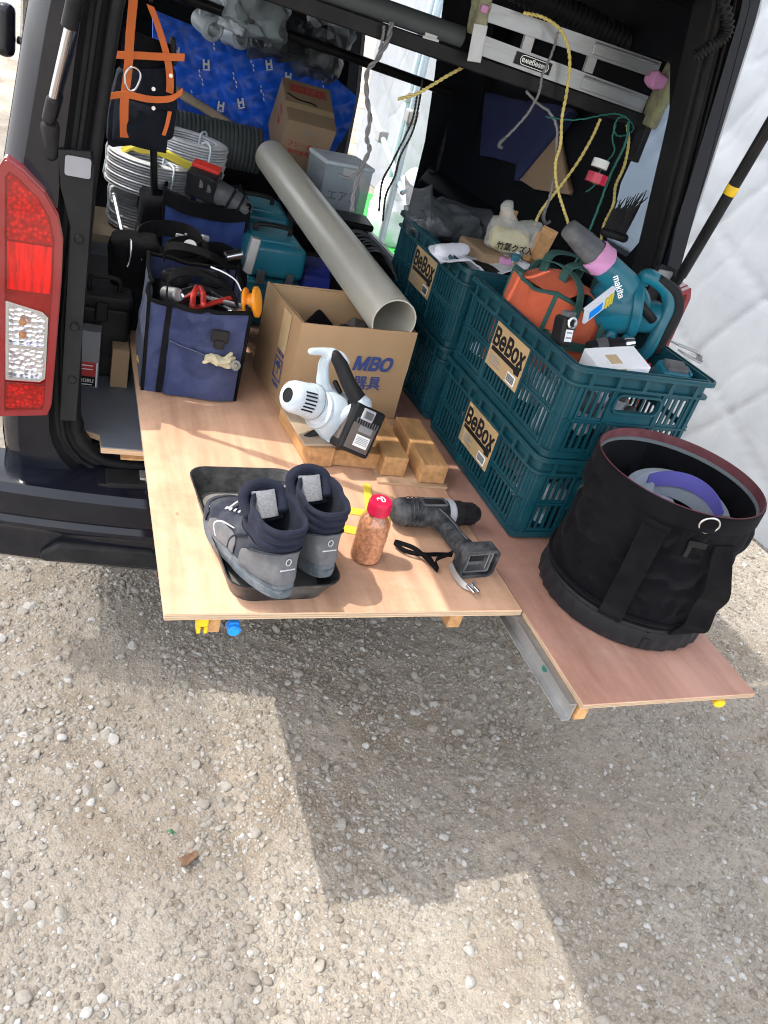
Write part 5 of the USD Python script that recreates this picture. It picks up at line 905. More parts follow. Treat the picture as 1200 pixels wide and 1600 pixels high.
# brown carton on top of the rear things
A_, B2, C_ = at(450, 186, y=2.10), at(526, 206, y=2.10), at(428, 116, y=2.31)
ex = B2-A_; ew = np.linalg.norm(ex); ex /= ew; ey = C_-A_; ey -= ex*(ey@ex); ed = np.linalg.norm(ey); ey /= ed; ez = np.cross(ex, ey)
Rb2 = np.stack([ex, ey, ez], 1); bh = .205
cx2 = thing('carton', 'brown carton with red print tilted on the pile behind the grey pipe', 'carton', A_, Rb2)
part(cx2, 'top_panel', b2((0, 0, -.004), (ew, ed, 0), .001), 'card_dark'); part(cx2, 'front_panel', b2((0, 0, -bh), (ew, .004, -.0042)), 'card_dark'); part(cx2, 'left_panel', b2((0, .0042, -bh), (.004, ed, -.0042)), 'card_dark'); part(cx2, 'right_panel', b2((ew-.004, .0042, -bh), (ew, ed-.0042, -.0042)), 'card_dark'); part(cx2, 'back_panel', b2((.0042, ed-.004, -bh), (ew, ed, -.0042)), 'card_dark')
part(cx2, 'red_stamp', mv(prism(rrect(.142, .046, .002, 2).difference(rrect(.135, .039, .002, 2)), .0006), (ew/2, ed*.80, 0.0002)), 'ink_red'); part(cx2, 'red_stamp', b2((ew/2-.064, ed*.80-.016, .0002), (ew/2+.064, ed*.80+.016, .0006)), 'ink_red')
for k in range(5): part(cx2, 'stamp_letter', mv(text('ロロ日田七'[k], .020, .0005, True, True), (ew/2-.048+.024*k, ed*.80, .0008)), 'card_dark')
part(cx2, 'dark_cord', tube([(0.01, ed*.62, .002), (.05, ed*.50, .006), (.10, ed*.5, .004), (.12, ed*.47, .002)], .003, 6), 'black_plastic', True); part(cx2, 'tape_band', b2((-.0004, ed*.30, .0003), (ew+.0004, ed*.44, .0006)), 'tape_tan')
for z_, s_, t_, m_ in ((-.035, '日本一', .016, 'ink_grey'), (-.090, 'フリーホイル', .021, 'ink_red'), (-.122, '取付金具ニ入', .018, 'ink_red')): part(cx2, 'front_print', mv(text(s_, t_, .0005, True, True), (ew*.52, -.0004, z_), Fr), m_)
part(cx2, 'side_print', [mv(text('取扱', .022, .0005, False, True), (-.0004, ed*.5, -.05), Sd), mv(text('注意', .022, .0005, False, True), (-.0004, ed*.5, -.09), Sd)], 'ink_red')
# plastic container right of it, black tubs and net bag
wc = thing('plastic_container', 'milky storage box with black marks right of the brown carton', 'container', (.745, 2.0, .86), rz(.1)); part(wc, 'box_wall', [b2((-.09, -.09, 0), (.09, -.087, .26)), b2((-.09, -.0868, 0), (-.087, .09, .26)), b2((.087, -.0868, 0), (.09, .09, .26)), b2((-.087, .087, 0), (.087, .09, .26))], 'film_white', False); part(wc, 'box_lid', rbox(.19, .19, .016, .006, (0, 0, .266)), 'sheet_side', True); part(wc, 'ink_mark', [mv(text('エアコ', .035, .0005, True, True), (-.01, -.0905, .16), Fr)], 'ink_grey'); part(wc, 'packed_parts', rbox(.15, .15, .20, .03, (0, 0, .11)), 'white_rag', True); part(wc, 'crate_stand', b2((-.1, -.08, -.118), (.1, .1, -.002)), 'black_plastic')
tbk = thing('black_tub', 'black lidded tub in the shade under the milky storage box', 'tub', (.72, 1.72, Z), rz(-.1)); part(tbk, 'tub_body', rbox(.15, .13, .24, .02, (0, 0, .12)), 'black_plastic', True); part(tbk, 'tub_lid', rbox(.165, .145, .022, .008, (0, 0, .25)), 'black_plastic', True); part(tbk, 'tub_clip', rbox(.012, .05, .04, .004, (-.085, 0, .24)), 'orange_plastic', True); part(tbk, 'steel_tube', cyl(.012, .22, (-.13, .03, .262), (1, .1, -.1), 16), 'chrome', 35)
nb = thing('net_bag', 'black net bag of fittings beside the grey pipe in the aisle', 'bag', (.66, 1.30, Z)); part(nb, 'bag_body', wob(rbox(.17, .26, .27, .06, (0, 0, .135)), .03, 10, 6, .02), 'black_canvas', True)
for k in range(12): part(nb, 'net_cord', tube([(-.085+.17*rng.random(), -.13+.02*k, .06+.2*rng.random()), (-.04, -.12+.02*k, .285), (.03, -.10+.018*k, .29), (.09, -.12+.02*k, .2)], .0028, 5, 4), 'grey_plastic', True)

# left corner of the cargo floor
g1 = thing('sandpaper_box', 'grey card pack with a red and black label at the left pillar', 'pack', (-.112, .985, .636), rz(-.05)); part(g1, 'pack_body', b2((-.008, 0, 0), (.036, .05, .15), .001), 'soil_box'); part(g1, 'red_label', b2((-.008, -.0006, .030), (.034, -.0001, .068)), 'ink_red'); part(g1, 'black_label', b2((-.008, -.0006, .002), (.034, -.0001, .0295)), 'ink_black'); part(g1, 'label_text', [mv(text('NORU', .009, .0005, True), (.008, -.0008, .018), Fr)], 'ink_white'); part(g1, 'label_border', b2((.030, -.0011, .002), (.0335, -.0007, .068)), 'ink_white'); part(g1, 'label_line', [b2((-.005, -.0011, z), (.022, -.0007, z+.0025)) for z in (.058, .048, .006)], 'ink_white', kind='stuff')
g2 = thing('black_toolbox', 'tall black toolbox wedged behind the left pillar', 'toolbox', (-.085, 1.20, .636)); part(g2, 'box_body', rbox(.13, .30, .19, .012, (.015, 0, .095)), 'black_plastic', True); part(g2, 'box_lid', rbox(.137, .31, .04, .012, (.015, 0, .205)), 'black_plastic', True); part(g2, 'box_latch', rbox(.03, .012, .05, .004, (.01, -.155, .18)), 'black_plastic', True); part(g2, 'carry_handle', tube([(-.02, -.12, .22), (-.018, -.12, .255), (.045, -.12, .255), (.05, -.12, .22)], .006, 8, 4), 'black_plastic', True)
g3 = thing('cardboard_strip', 'pale cardboard piece standing beside the plywood edge in the left corner', 'cardboard', (-.035, 1.0, .636), rz(0)); part(g3, 'card_face', b2((-.010, 0, 0), (.031, .16, .104), .001), 'carton_liner'); part(g3, 'card_edge', b2((-.010, -.002, .0), (.031, -.0002, .102)), 'carton_liner')

# ------------------------------------------------------------------ hanging pouch
hb_ = thing('hanging_pouch', 'black tool pouch with orange webbing hanging inside the left pillar', 'pouch', (0, 0, 0))
HY = 1.0
hp = lambda u, v, dy=0: at(u, v, y=HY+dy)
c_ = (hp(190, 100)+hp(275, 100)+hp(168, 215)+hp(265, 215))/4; 
Lb = [hp(184, 108), hp(272, 100), hp(274, 165), hp(268, 212), hp(166, 226), hp(170, 165)]
pz = Polygon([(p[0], p[2]) for p in Lb]).buffer(-.012).buffer(.012); pm = tm(man(prism(pz, .07)).refine_to_length(.014)); pm.merge_vertices(); v_ = pm.vertices; n_ = (v_[:, 2]/.07); cen = np.array(pz.centroid.coords[0]); bulge = np.clip(1-np.hypot((v_[:, 0]-cen[0])/.075, (v_[:, 1]-cen[1])/.10)**2, 0, 1)
pm.vertices = np.column_stack([v_[:, 0], HY+.035-v_[:, 2]-.022*bulge*n_+.008*(meshkit.fbm(v_*30, 2, 3)-.5), v_[:, 1]]); pm.fix_normals()
part(hb_, 'pouch_body', pm, 'pouch_canvas', 45)
def strip(P, w, m='orange_web', dy=-.062): return part(hb_, 'orange_strap', ribbon([hp(u, v)+np.array([0, dy-.012*math.exp(-((v-160)/50)**2), 0]) for u, v in P], w, .0025, 6), m, 40)
strip([(206, -5), (201, 50), (198, 100), (192, 150), (192, 205)], (.017, 0, .002), dy=-.058); strip([(232, 5), (245, 40), (258, 85), (262, 120), (261, 138)], (.015, 0, -.002), dy=-.052)
strip([(180, 80), (215, 81), (250, 83), (284, 84)], (0, .0, .014), dy=-.056); strip([(170, 141), (195, 139), (230, 146), (262, 145), (280, 134)], (0, .0, .013), dy=-.060); strip([(261, 165), (257, 185), (252, 202)], (.008, 0, .0), dy=-.056)
part(hb_, 'top_flap', sheet(lambda u, v: np.stack([at(190, 60, y=HY)[0]+.105*u, HY-.02-.01*np.sin(u*PI)+0*v, at(190, 40, y=HY)[2]-.075*v-.01*u], 0), 10, 8, .004), 'black_canvas', True)
part(hb_, 'front_pocket', sheet(lambda u, v: np.stack([at(178, 150, y=HY)[0]+.112*u, HY-.048-.026*np.sin(u*PI)*np.sin(v*2.4+.4), at(178, 150, y=HY)[2]+.008-.085*v-.006*u], 0), 14, 10, .004), 'pouch_canvas', True)
part(hb_, 'side_clip', hulls([(hp(268, 60)+[0, -.03, 0], .006), (hp(270, 95)+[0, -.03, 0], .006)]), 'black_plastic', True); part(hb_, 'metal_loop', mv(tube([(0, 0, .02), (.012, 0, .012), (.016, 0, -.014), (.004, 0, -.022), (-.012, 0, -.006), (-.012, 0, .014)], .0022, 7, 5, True), hp(203, 112)+[0, -.085, 0], ry(.5)), 'chrome', True)
for u, v in ((261, 108), (235, 128), (235, 157)): part(hb_, 'snap_rivet', cyl(.004, .003, hp(u, v)+[0, -.09, 0], (0, 1, 0), 12), 'chrome', 35)
part(hb_, 'hanging_hook', tube([hp(206, -5)+[0, -.05, 0], hp(212, -25)+[0, -.03, 0], hp(225, -40)+[0, 0, 0], hp(234, 0)+[0, -.04, 0]], .004, 7), 'black_plastic', True)

# ------------------------------------------------------------------ roof rack, ladder and what hangs there
rk = thing('roof_rack', 'black steel bars of the roof rack crossing the cargo bay', 'rack', (0, 0, 0))
part(rk, 'cross_beam', mv(box(1.39, .04, .034, ch=.003), (.53, 1.005, 1.565), ry(.044)), 'black_plastic'); part(rk, 'cross_bar', cyl(.017, 1.38, (.52, 2.25, 1.453), (1, 0, -.068), 16), 'black_plastic', 35); part(rk, 'cross_bar', cyl(.015, 1.30, (.52, 3.2, 1.55), (1, 0, 0), 16), 'black_plastic', 35)
for x in (1.225,):
    part(rk, 'upright', tube([(x, 2.25, .75), (x, 2.25, 1.8)], .013, 8, 0), 'black_plastic', True); part(rk, 'upright_clamp', rbox(.05, .05, .035, .008, (x, 2.25, 1.10)), 'black_plastic', True); part(rk, 'upright_clamp', rbox(.04, .05, .05, .008, (x, 2.25, 1.452)), 'black_plastic', True)
for y in (1.0, 2.25): part(rk, 'beam_bracket', b2((1.216, y-.02, 1.44), (1.235, y+.02, 1.56), .003), 'black_plastic'); part(rk, 'beam_bracket', b2((-.185, y-.02, 1.44), (-.165, y+.02, 1.56), .003), 'black_plastic')
dt = thing('grey_tube', 'dark grey round tube lying on the rack beam left of the ladder', 'tube', (0, 0, 0)); part(dt, 'tube_wall', mv(lathe([(.018, 0), (.022, 0), (.022, .78), (.018, .78)], 28, True), (-.12, 1.005, 1.628), basis((1, 0, -.035))), 'duct_grey', 35); part(dt, 'tube_bracket', [b2((.56, .985, 1.578), (.60, 1.03, 1.583)), b2((.565, .988, 1.5835), (.595, 1.03, 1.590))], 'dull_steel')
ld = thing('ladder', 'aluminium ladder on the rack with grey rubber feet and a maker plate', 'ladder', (0, 0, 0))
for z, an, h in ((1.5775, .048, .040), (1.6440, .018, .037)):
    place = lambda m_: mv(m_, (.69, .985, z), ry(an))
    prof = Polygon([(0, 0), (.028, 0), (.028, .004), (.004, .004), (.004, h-.004), (.028, h-.004), (.028, h), (0, h)]); m_ = prism(prof, .50); m_.vertices = m_.vertices[:, [2, 0, 1]]; part(ld, 'side_rail', place(m_), 'aluminium')
    part(ld, 'rail_groove', place(b2((.01, -.0015, h*.62), (.49, -.0002, h*.68))), 'dull_steel'); part(ld, 'reinforcement', place(cat([b2((.30, -.0035, .006), (.492, -.0003, h-.008), .001), tube([(.30, -.003, h-.008), (.492, -.003, h-.008)], .0035, 8, 0)])), 'aluminium')
for x in (.81, .99): part(ld, 'rung', b2((x, .993, 1.605), (x+.026, 1.003, 1.648)), 'dull_steel')
for x, w_, zz, sl in ((.675, .030, (1.612, 1.72), -.10), (1.222, .030, (1.528, 1.678), .09)):
    part(ld, 'rubber_foot', mv(wob(tm(man(rbox(w_, .055, zz[1]-zz[0], .007)).refine_to_length(.012)), .0045, 45, int(x*10)), (x, .978, sum(zz)/2), ry(sl)), 'putty_rubber', True)
part(ld, 'pink_wrap', wob(rbox(.045, .045, .038, .012, (1.192, .98, 1.632)), .008, 40, 4, .008), 'pink_tape', True); part(ld, 'pink_wrap', wob(rbox(.016, .008, .016, .003, (.672, .948, 1.665)), .003, 60, 5, .006), 'pink_tape', True); part(ld, 'foot_plate', mv(box(.034, .0025, .075, ch=.001), (.679, .952, 1.598), ry(-.1)), 'dull_steel')
PLC = lambda m_: mv(m_, (.69, .985, 1.5775), ry(.048))
pl_ = part(ld, 'maker_plate', PLC(b2((.105, -.0035, .008), (.205, -.0016, .034), .0005)), 'black_plastic'); UD = np.array([[-1., 0, 0], [0, 0, -1.], [0, -1., 0]])
part(pl_, 'plate_text', PLC(mv(text('Hasegawa', .0105, .0006, True), (.158, -.0036, .021), UD)), 'paper_label'); part(pl_, 'plate_outline', PLC(mv(prism(rrect(.080, .021, .010).difference(rrect(.077, .018, .0085)), .0006), (.158, -.0036, .021), UD)), 'paper_label')
ch = thing('corrugated_hose', 'black corrugated hose running along the roof above the ladder', 'hose', (0, 0, 0)); h0_, h1_ = at(795, -25, y=1.15), at(1000, 75, y=1.12); hl = np.linalg.norm(h1_-h0_); part(ch, 'hose_wall', mv(lathe([(.001, 0)]+[(.028+.005*math.sin(k*PI/2+.4), hl*k/110) for k in range(111)]+[(.001, hl)], 28), h0_, basis(h1_-h0_)), 'duct_black', True)
part(ch, 'hose_cuff', mv(lathe([(.034, -.05), (.036, -.045), (.036, .0), (.030, .005)], 28), h1_, basis(h1_-h0_)), 'black_plastic', 35)
# cords: routes in the plane just behind the opening
def cord(name, lab, P, r, m, y=.965, twist=None, extra=None, cat_='cord'):
    twist = (m in ('yellow_cord', 'brown_cord')) if twist is None else twist
    p = thing(name, lab, cat_, (0, 0, 0)); Q = spline([at(u, v, y=y) for u, v in P], 14); T_, N_, B_ = frames(Q)
    if twist:
        s_ = np.linspace(0, 1, len(Q))*np.linalg.norm(np.diff(Q, axis=0), axis=1).sum()*(120 if m == 'grey_cord' else 260)
        for k in (0, PI): part(p, 'strand', tube(Q+r*(.8 if m == 'grey_cord' else .5)*(np.cos(s_+k)[:, None]*N_+np.sin(s_+k)[:, None]*B_), r*(1 if m == 'grey_cord' else .72), 6, 0), m, True)
    else: part(p, 'strand', tube(Q+.0006*np.random.default_rng(3).normal(size=Q.shape), r, 7, 0), m, True)
    if extra: part(p, 'hook_end', tube([at(u, v, y=y) for u, v in extra], [r*1.3, r*1.6, r*1.6, r*1.3], 8), 'grey_plastic' if m == 'grey_cord' else m, True)
    return p
cord('twisted_rope', 'thick grey twisted cord looped over the beam left of the ladder', [(612, 34), (606, 62), (590, 92), (574, 112), (573, 150), (578, 185), (573, 215), (577, 235), (565, 262), (553, 300), (550, 330)], .0034, 'grey_cord', .965, True)
cord('twisted_rope', 'short grey cord tail beside the thick twisted one', [(600, 40), (597, 66), (589, 92)], .0032, 'grey_cord', .968); cord('twisted_rope', 'grey cord branch bending left low in the aisle', [(560, 268), (545, 278), (528, 272)], .0032, 'grey_cord', .968)
cord('brown_rope', 'thin brown cord hanging in front of the door opening, left one', [(652, 148), (645, 185), (632, 215), (612, 255), (597, 285), (592, 330)], .0042, 'brown_cord', 2.22); cord('brown_rope', 'thin brown cord hanging in front of the door opening, right one', [(660, 125), (655, 160), (645, 205), (625, 245), (617, 275), (603, 305), (598, 345)], .0042, 'brown_cord', 2.22)
cord('yellow_rope', 'stiff yellow cord end pointing left below the rack beam', [(726, 104), (700, 118), (672, 135), (650, 147), (622, 155)], .0037, 'yellow_cord', 1.05); cord('yellow_rope', 'long yellow cord running over the ladder and down to the crates', [(818, 20), (850, 28), (878, 50), (890, 90), (886, 140), (878, 185), (876, 225), (868, 255), (870, 290), (880, 325), (888, 350), (893, 378)], .0037, 'yellow_cord', .955)
cord('yellow_rope', 'yellow cord slanting between the hooks above the wood blocks', [(938, 186), (925, 215), (905, 250), (880, 285), (862, 308), (845, 330), (833, 356)], .0037, 'yellow_cord', .985); cord('yellow_rope', 'yellow cord hanging nearest the broom at the right window', [(980, 195), (982, 225), (975, 260), (962, 290), (958, 320), (944, 350), (938, 378), (925, 420)], .0037, 'yellow_cord', .955)
cord('hook_rope', 'grey cord over the ladder ending in a hook at the dark window board', [(872, 50), (862, 85), (848, 115), (842, 145), (826, 175), (805, 200), (790, 215)], .0031, 'grey_cord', .950, extra=[(790, 215), (782, 222), (780, 228), (785, 231)]); cord('hook_rope', 'grey cord with a hook above the clear bag in the rear crate', [(822, 142), (838, 160), (858, 175), (870, 200), (869, 240), (866, 275), (858, 310), (852, 330)], .0034, 'grey_cord', .965, extra=[(852, 326), (849, 340), (853, 349), (860, 345)])
cord('green_wire', 'thin green wire looped under the ladder foot', [(852, 182), (880, 187), (910, 186), (940, 180), (962, 178), (980, 185), (990, 200), (980, 210), (965, 212), (959, 200), (966, 185), (978, 182)], .0019, 'green_wire', .96, cat_='wire'); cord('green_wire', 'green wire holding the tape rolls', [(962, 195), (957, 215), (960, 235), (952, 248), (940, 262), (928, 290), (915, 300)], .0019, 'green_wire', .95, cat_='wire'); cord('green_wire', 'dark green cable dropping past the tape rolls into the crate', [(982, 190), (980, 215), (970, 240), (955, 270), (940, 310), (925, 350), (910, 385), (895, 420)], .0033, 'green_wire', .945, cat_='wire')
for lab, (u, v), r_, h_, m_ in (('white tape roll hanging on green wire above the red roll', (938, 256), .021, .020, 'paper_label'), ('red tape roll hanging below the white roll in the dark', (932, 279), .027, .024, 'red_plastic')):
    t_ = thing('tape_roll', lab, 'tape roll', at(u, v, y=.93), ry(.12) @ rx(-.12)); part(t_, 'tape_wind', lathe([(.011, -h_/2), (r_, -h_/2), (r_, h_/2), (.011, h_/2)], 36, True), m_, 35); part(t_, 'core', lathe([(.009, -h_/2-.0005), (.0112, -h_/2-.0005), (.0112, h_/2+.0005), (.009, h_/2+.0005)], 24, True), 'carton_liner', 35)
br = thing('broom', 'black bristle broom standing against the bright window strip', 'broom', (0, 0, 0)); e0, e1 = at(952, 345, y=.90), at(1012, 303, y=.87); part(br, 'broom_head', hulls([(at(945, 362, y=.9), .012), (at(975, 372, y=.88), .012)]), 'black_plastic', True)
for k in range(34): t_ = k/33; part(br, 'bristle_tuft', tube([at(945+30*t_, 360+10*t_, y=.9-.02*t_), at(955+38*t_+3*math.sin(k*3), 333-2*t_, y=.89-.02*t_), at(962+50*t_, 322-18*t_+8*math.sin(k*2.3), y=.88-.02*t_)], [.0028, .0024, .0012], 5, 4), 'brush', True)
# board and dark cloths that cover most of the right window
wb = thing('window_board', 'black board covering most of the right rear window', 'board', (0, 0, 0)); part(wb, 'board_face', ext_x(Polygon([(.985, 1.66), (1.0, 1.5), (1.015, 1.38), (.98, 1.25), (.99, 1.19), (2.05, 1.16), (2.05, 1.74), (1.02, 1.74)]), 1.222, 1.228), 'inner_trim')
for lab, P_, m_, dx_ in (('dark navy cloth bag hanging on the black window board, left one', [(765, 150), (830, 165), (820, 255), (758, 240)], 'navy_dark', .012), ('dark navy cloth bag hanging on the window board behind the hooked cord', [(835, 165), (900, 175), (870, 215), (815, 280), (822, 250)], 'navy_dark', .02), ('brown card propped on the window board behind the cords', [(868, 195), (890, 300), (840, 292), (818, 278)], 'card_dark', .006)):
    Q_ = [at(u, v, x=1.21) for u, v in P_]; w_ = thing('cloth_bag' if 'bag' in lab else 'brown_card', lab, 'bag' if 'bag' in lab else 'card', (0, 0, 0)); m_2 = tm(man(ext_x(Polygon([(q[1], q[2]) for q in Q_]).buffer(.008), 1.205-dx_, 1.219)).refine_to_length(.03)); part(w_, 'cloth_face' if 'bag' in lab else 'card_face', wob(m_2, .006 if 'bag' in lab else .0008, 12, 3), m_, True)
# plastic wrapped fittings up on the rack
for k, (u, v, y_, s_, m_, lab) in enumerate(((400, 25, 2.25, .11, 'film_white', 'pale film bag of fittings on the rack, largest at the left'), (440, 62, 2.35, .12, 'film_grey', 'smoky grey plastic bag on the rack behind the bar'), (500, 85, 2.4, .13, 'film_grey', 'smoky grey plastic bag sagging onto the blue quilted sheet'), (360, 15, 2.3, .09, 'sheet_side', 'pale blue plastic parcel at the top of the rack'), (520, 45, 2.5, .08, 'film_white', 'pale film bag at the right end of the rack'))):
    w_ = thing('plastic_bag', lab, 'plastic bag', at(u, v, y=y_), rz(.6*k)); part(w_, 'bag_film', wob(rbox(s_*2, s_*1.2, s_*1.15, s_*.35), .055, 15, k+11, .012), m_, True); part(w_, 'bag_contents', wob(rbox(s_*1.4, s_*.8, s_*.7, s_*.2), .03, 12, k+31, .03), ('grey_plastic', 'black_plastic', 'black_plastic', 'soil_box', 'grey_plastic')[k], True)
for k, (u, v, y_) in enumerate(((323, 38, 2.35), (366, 56, 2.45), (345, -6, 2.4))):
    w_ = thing('pipe_fitting', ('white socket fitting with a dark bore on the rack, lowest left', 'white pipe elbow beside the dark socket on the rack', 'white pipe elbow highest on the rack at the left')[k], 'pipe fitting', at(u, v, y=y_), basis((.5, -1, .3*k-.2)))
    part(w_, 'socket', lathe([(.024, -.05), (.034, -.05), (.036, -.03), (.036, .05), (.030, .055), (.024, .05)], 28, True), 'white_plastic', 35); part(w_, 'branch', cyl(.028, .09, (0, .045, -.01), (0, 1, 0), 24), 'white_plastic', 35); part(w_, 'collar', lathe([(.036, .02), (.041, .024), (.041, .046), (.036, .05)], 28), 'white_plastic', 35)

# ------------------------------------------------------------------ outside beyond the sliding door
for lab, P_, r_ in (('pale blue scaffold pole upright seen through the open sliding door', [(2.0, 4.72, 0.0), (2.0, 4.72, 3.0)], .027), ('pale scaffold brace slanting down outside the sliding door', [(2.0, 5.6, .95), (2.03, 4.6, .58)], .022), ('far scaffold pole at the white sheeting beyond the door', [(2.5, 6.2, 0), (2.5, 6.2, 3.0)], .025)):
    w_ = thing('scaffold_pole', lab, 'scaffold pole', (0, 0, 0)); part(w_, 'tube', tube(P_, r_, 14, 0), 'pipe_galv', True); c_ = np.array(P_[0])*.65+np.array(P_[1])*.35; part(w_, 'coupler', rbox(.075, .09, .09, .015, c_), 'dull_steel', True)
top('green_mat', wob(tm(man(b2((1.75, 4.9, .015), (2.8, 7.2, .03))).refine_to_length(.12)), .015, 4, 2), 'green_mat', 'bright green mat on the ground outside the sliding door', 'mat')
for k, (x, y, s_) in enumerate(((2.35, 5.4, .28), (2.55, 5.05, .22))):
    w_ = thing('rubble_sack', ('pale plastic sack slumped outside the sliding door', 'smaller pale sack nearer the van door')[k], 'sack', (x, y, .03)); part(w_, 'sack_body', wob(rbox(s_*1.6, s_*1.3, s_*1.7, s_*.4, (0, 0, s_*.8)), .07, 6, k+3, .04), 'white_rag', True); part(w_, 'sack_neck', wob(hulls([((0, 0, s_*1.55), s_*.3), ((.05, 0, s_*1.95), s_*.2)], refine=.04), .02, 12, k), 'white_rag', True)

# ------------------------------------------------------------------ what the crates hold
ob = thing('orange_bag', 'orange canvas tool bag with dark green webbing in the front crate', 'bag', (.862, .560, .985), rz(.18) @ ry(.10))
tote_walls(ob, .20, .15, .215, 'orange_canvas', 'green_web', .026, 8, .02)
part(ob, 'top_flap', sheet(lambda u, v: np.stack([-.092+.184*u, -.078+.156*v, .215+.016*np.sin(u*PI)*np.sin(v*PI)-.012*np.cos(u*8)], 0), 14, 10, .004), 'orange_canvas', True)
for x in (-.045, .045): part(ob, 'green_strap', ribbon([(x, -.095, .01), (x, -.108, .08), (x, -.103, .15), (x, -.086, .222), (x, -.04, .252), (x, .04, .252), (x, .088, .222), (x, .10, .10)], [(.019, 0, 0)]*8, .003, 6), 'green_web', 40)
part(ob, 'green_strap', ribbon([(-.10, -.088, .125), (-.05, -.107, .118), (.05, -.107, .118), (.10, -.088, .125)], [(0, 0, .019)]*4, .0032, 5), 'green_web', 40); part(ob, 'green_strap', ribbon([(-.092, -.09, .128), (-.112, -.03, .12), (-.112, .03, .12), (-.095, .08, .125)], [(0, 0, .019)]*4, .0032, 5), 'green_web', 40)
part(ob, 'green_strap', ribbon([(.03, -.112, .10), (.06, -.112, .065), (.10, -.10, .06)], [(0, .0, .016)]*3, .003, 5), 'green_web', 40); part(ob, 'carry_handle', ribbon([(-.05, -.02, .222), (-.04, -.02, .265), (.04, -.02, .272), (.055, -.02, .228)], [(0, .024, 0)]*4, .004, 7), 'green_web', 40); part(ob, 'carry_handle', ribbon([(-.05, .05, .222), (-.03, .06, .268), (.05, .05, .272), (.06, .05, .228)], [(0, .024, 0)]*4, .004, 7), 'green_web', 40)
part(ob, 'rivet', cyl(.004, .003, (.045, -.109, .14), (0, -1, .1), 12), 'chrome', 35)
tbw = thing('teal_blower', 'teal blower with a dark nozzle bound in pink tape, standing in the front crate', 'blower', (0, 0, 0)); Qb = lambda u, v, y=.50: at(u, v, y=y)
nz = Qb(888, 356, .53), Qb(935, 402, .51), Qb(952, 420, .50); part(tbw, 'nozzle', tube([nz[0], nz[0]*.5+nz[1]*.5, nz[1]], [.020, .026, .029], 24, 4), 'grey_plastic', True); nd = (nz[2]-nz[0])/np.linalg.norm(nz[2]-nz[0])
part(tbw, 'pink_tape_wrap', wob(mv(lathe([(.030, -.018), (.034, -.012), (.033, .0), (.035, .012), (.031, .020)], 28), nz[1]+nd*.004, basis(nd)), .0022, 60, 3), 'pink_tape', True)
V0 = Qb(965, 478, .50); va = np.array([.86, -.42, .22]); va /= np.linalg.norm(va); Rv = basis(va, (0, 0, 1))
part(tbw, 'fan_housing', hulls([(Qb(950, 420, .50), .031), (Qb(975, 450, .49), .038)], [(V0+va*-.012, .060), (V0+va*.012, .060)], [(Qb(975, 450, .49), .038), (V0, .056)], refine=.01, smooth=4, n=24), 'teal_plastic', True)
part(tbw, 'housing_band', mv(lathe([(.050, .020), (.066, .024), (.068, .030), (.068, .040), (.064, .045), (.045, .048)], 44), V0, Rv), 'teal_plastic', 35); part(tbw, 'brand_print', mv(text('makita', .013, .0008, True), Qb(967, 448, .451), np.stack([np.array([.62, -.05, -.78]), np.array([.70, -.35, .62]), np.array([-.3, -.93, -.2])], 1)), 'ink_white')
part(tbw, 'motor_housing', mv(lathe([(.036, .044), (.036, .085), (.030, .097), (0, .098)], 32), V0+Rv @ np.array([-.02, 0, 0]), Rv), 'teal_plastic', 35); part(tbw, 'motor_cap', mv(lathe([(.022, .098), (.018, .104), (0, .104)], 24), V0+Rv @ np.array([-.02, 0, 0]), Rv), 'boot_reflex', 35)
hP = [V0+va*.03+[0, 0, .062], Qb(1015, 432, .47), Qb(1040, 452, .455), Qb(1046, 480, .44), Qb(1032, 512, .43), Qb(1012, 548, .43), Qb(995, 556, .45)]
part(tbw, 'rear_handle', tube(hP, [.017, .016, .0155, .015, .015, .014], 16, 6), 'teal_plastic', True); part(tbw, 'handle_pad', tube([p+np.array([.014, -.012, .002]) for p in hP[1:6]], [.010, .0125, .0125, .0125, .010], 14, 6), 'dark_rubber', True); part(tbw, 'trigger_guard', tube([V0+va*.05+[0, 0, .01], Qb(1003, 478, .44), Qb(1020, 500, .435)], .010, 12, 5), 'black_plastic', True); part(tbw, 'housing_lug', hulls([(Qb(955, 522, .46), .012), (Qb(948, 530, .46), .010)]), 'teal_plastic', True); part(tbw, 'housing_lug', hulls([(Qb(978, 528, .44), .009), (Qb(980, 545, .43), .009)]), 'teal_plastic', True)
chk = thing('black_chuck', 'black power tool chuck lying between the orange bag and white carton', 'chuck', (0, 0, 0)); k0, k1_ = Qb(918, 548, .40), Qb(985, 535, .38); part(chk, 'chuck_body', mv(lathe([(0, 0), (.018, 0), (.020, .006), (.020, .05), (.016, .056), (.016, .07), (.013, .078), (0, .08)], 28), k0, basis(k1_-k0)), 'black_plastic', 35); part(chk, 'steel_jaw', mv(lathe([(.014, .08), (.010, .10), (0, .10)], 20), k0, basis(k1_-k0)), 'chrome', 35); part(chk, 'grip_ring', mv(lathe([(.0205, .02), (.0215, .022), (.0215, .04), (.0205, .042)], 28), k0, basis(k1_-k0)), 'grey_plastic', 35)
wbx = thing('white_carton', 'plain white carton with a strip of tan tape in the front crate', 'carton', at(962, 566, y=.31)+[0, 0, -.012], rz(.02) @ ry(-.16) @ rx(.20)); part(wbx, 'carton_body', box(.118, .075, .05, ch=.0015), 'white_paper'); part(wbx, 'tan_tape', box(.026, .030, .0006, (-.012, -.005, .0254)), 'tape_tan'); part(wbx, 'tan_tape', box(.026, .0006, .02, (-.012, -.0379, .015)), 'tape_tan')
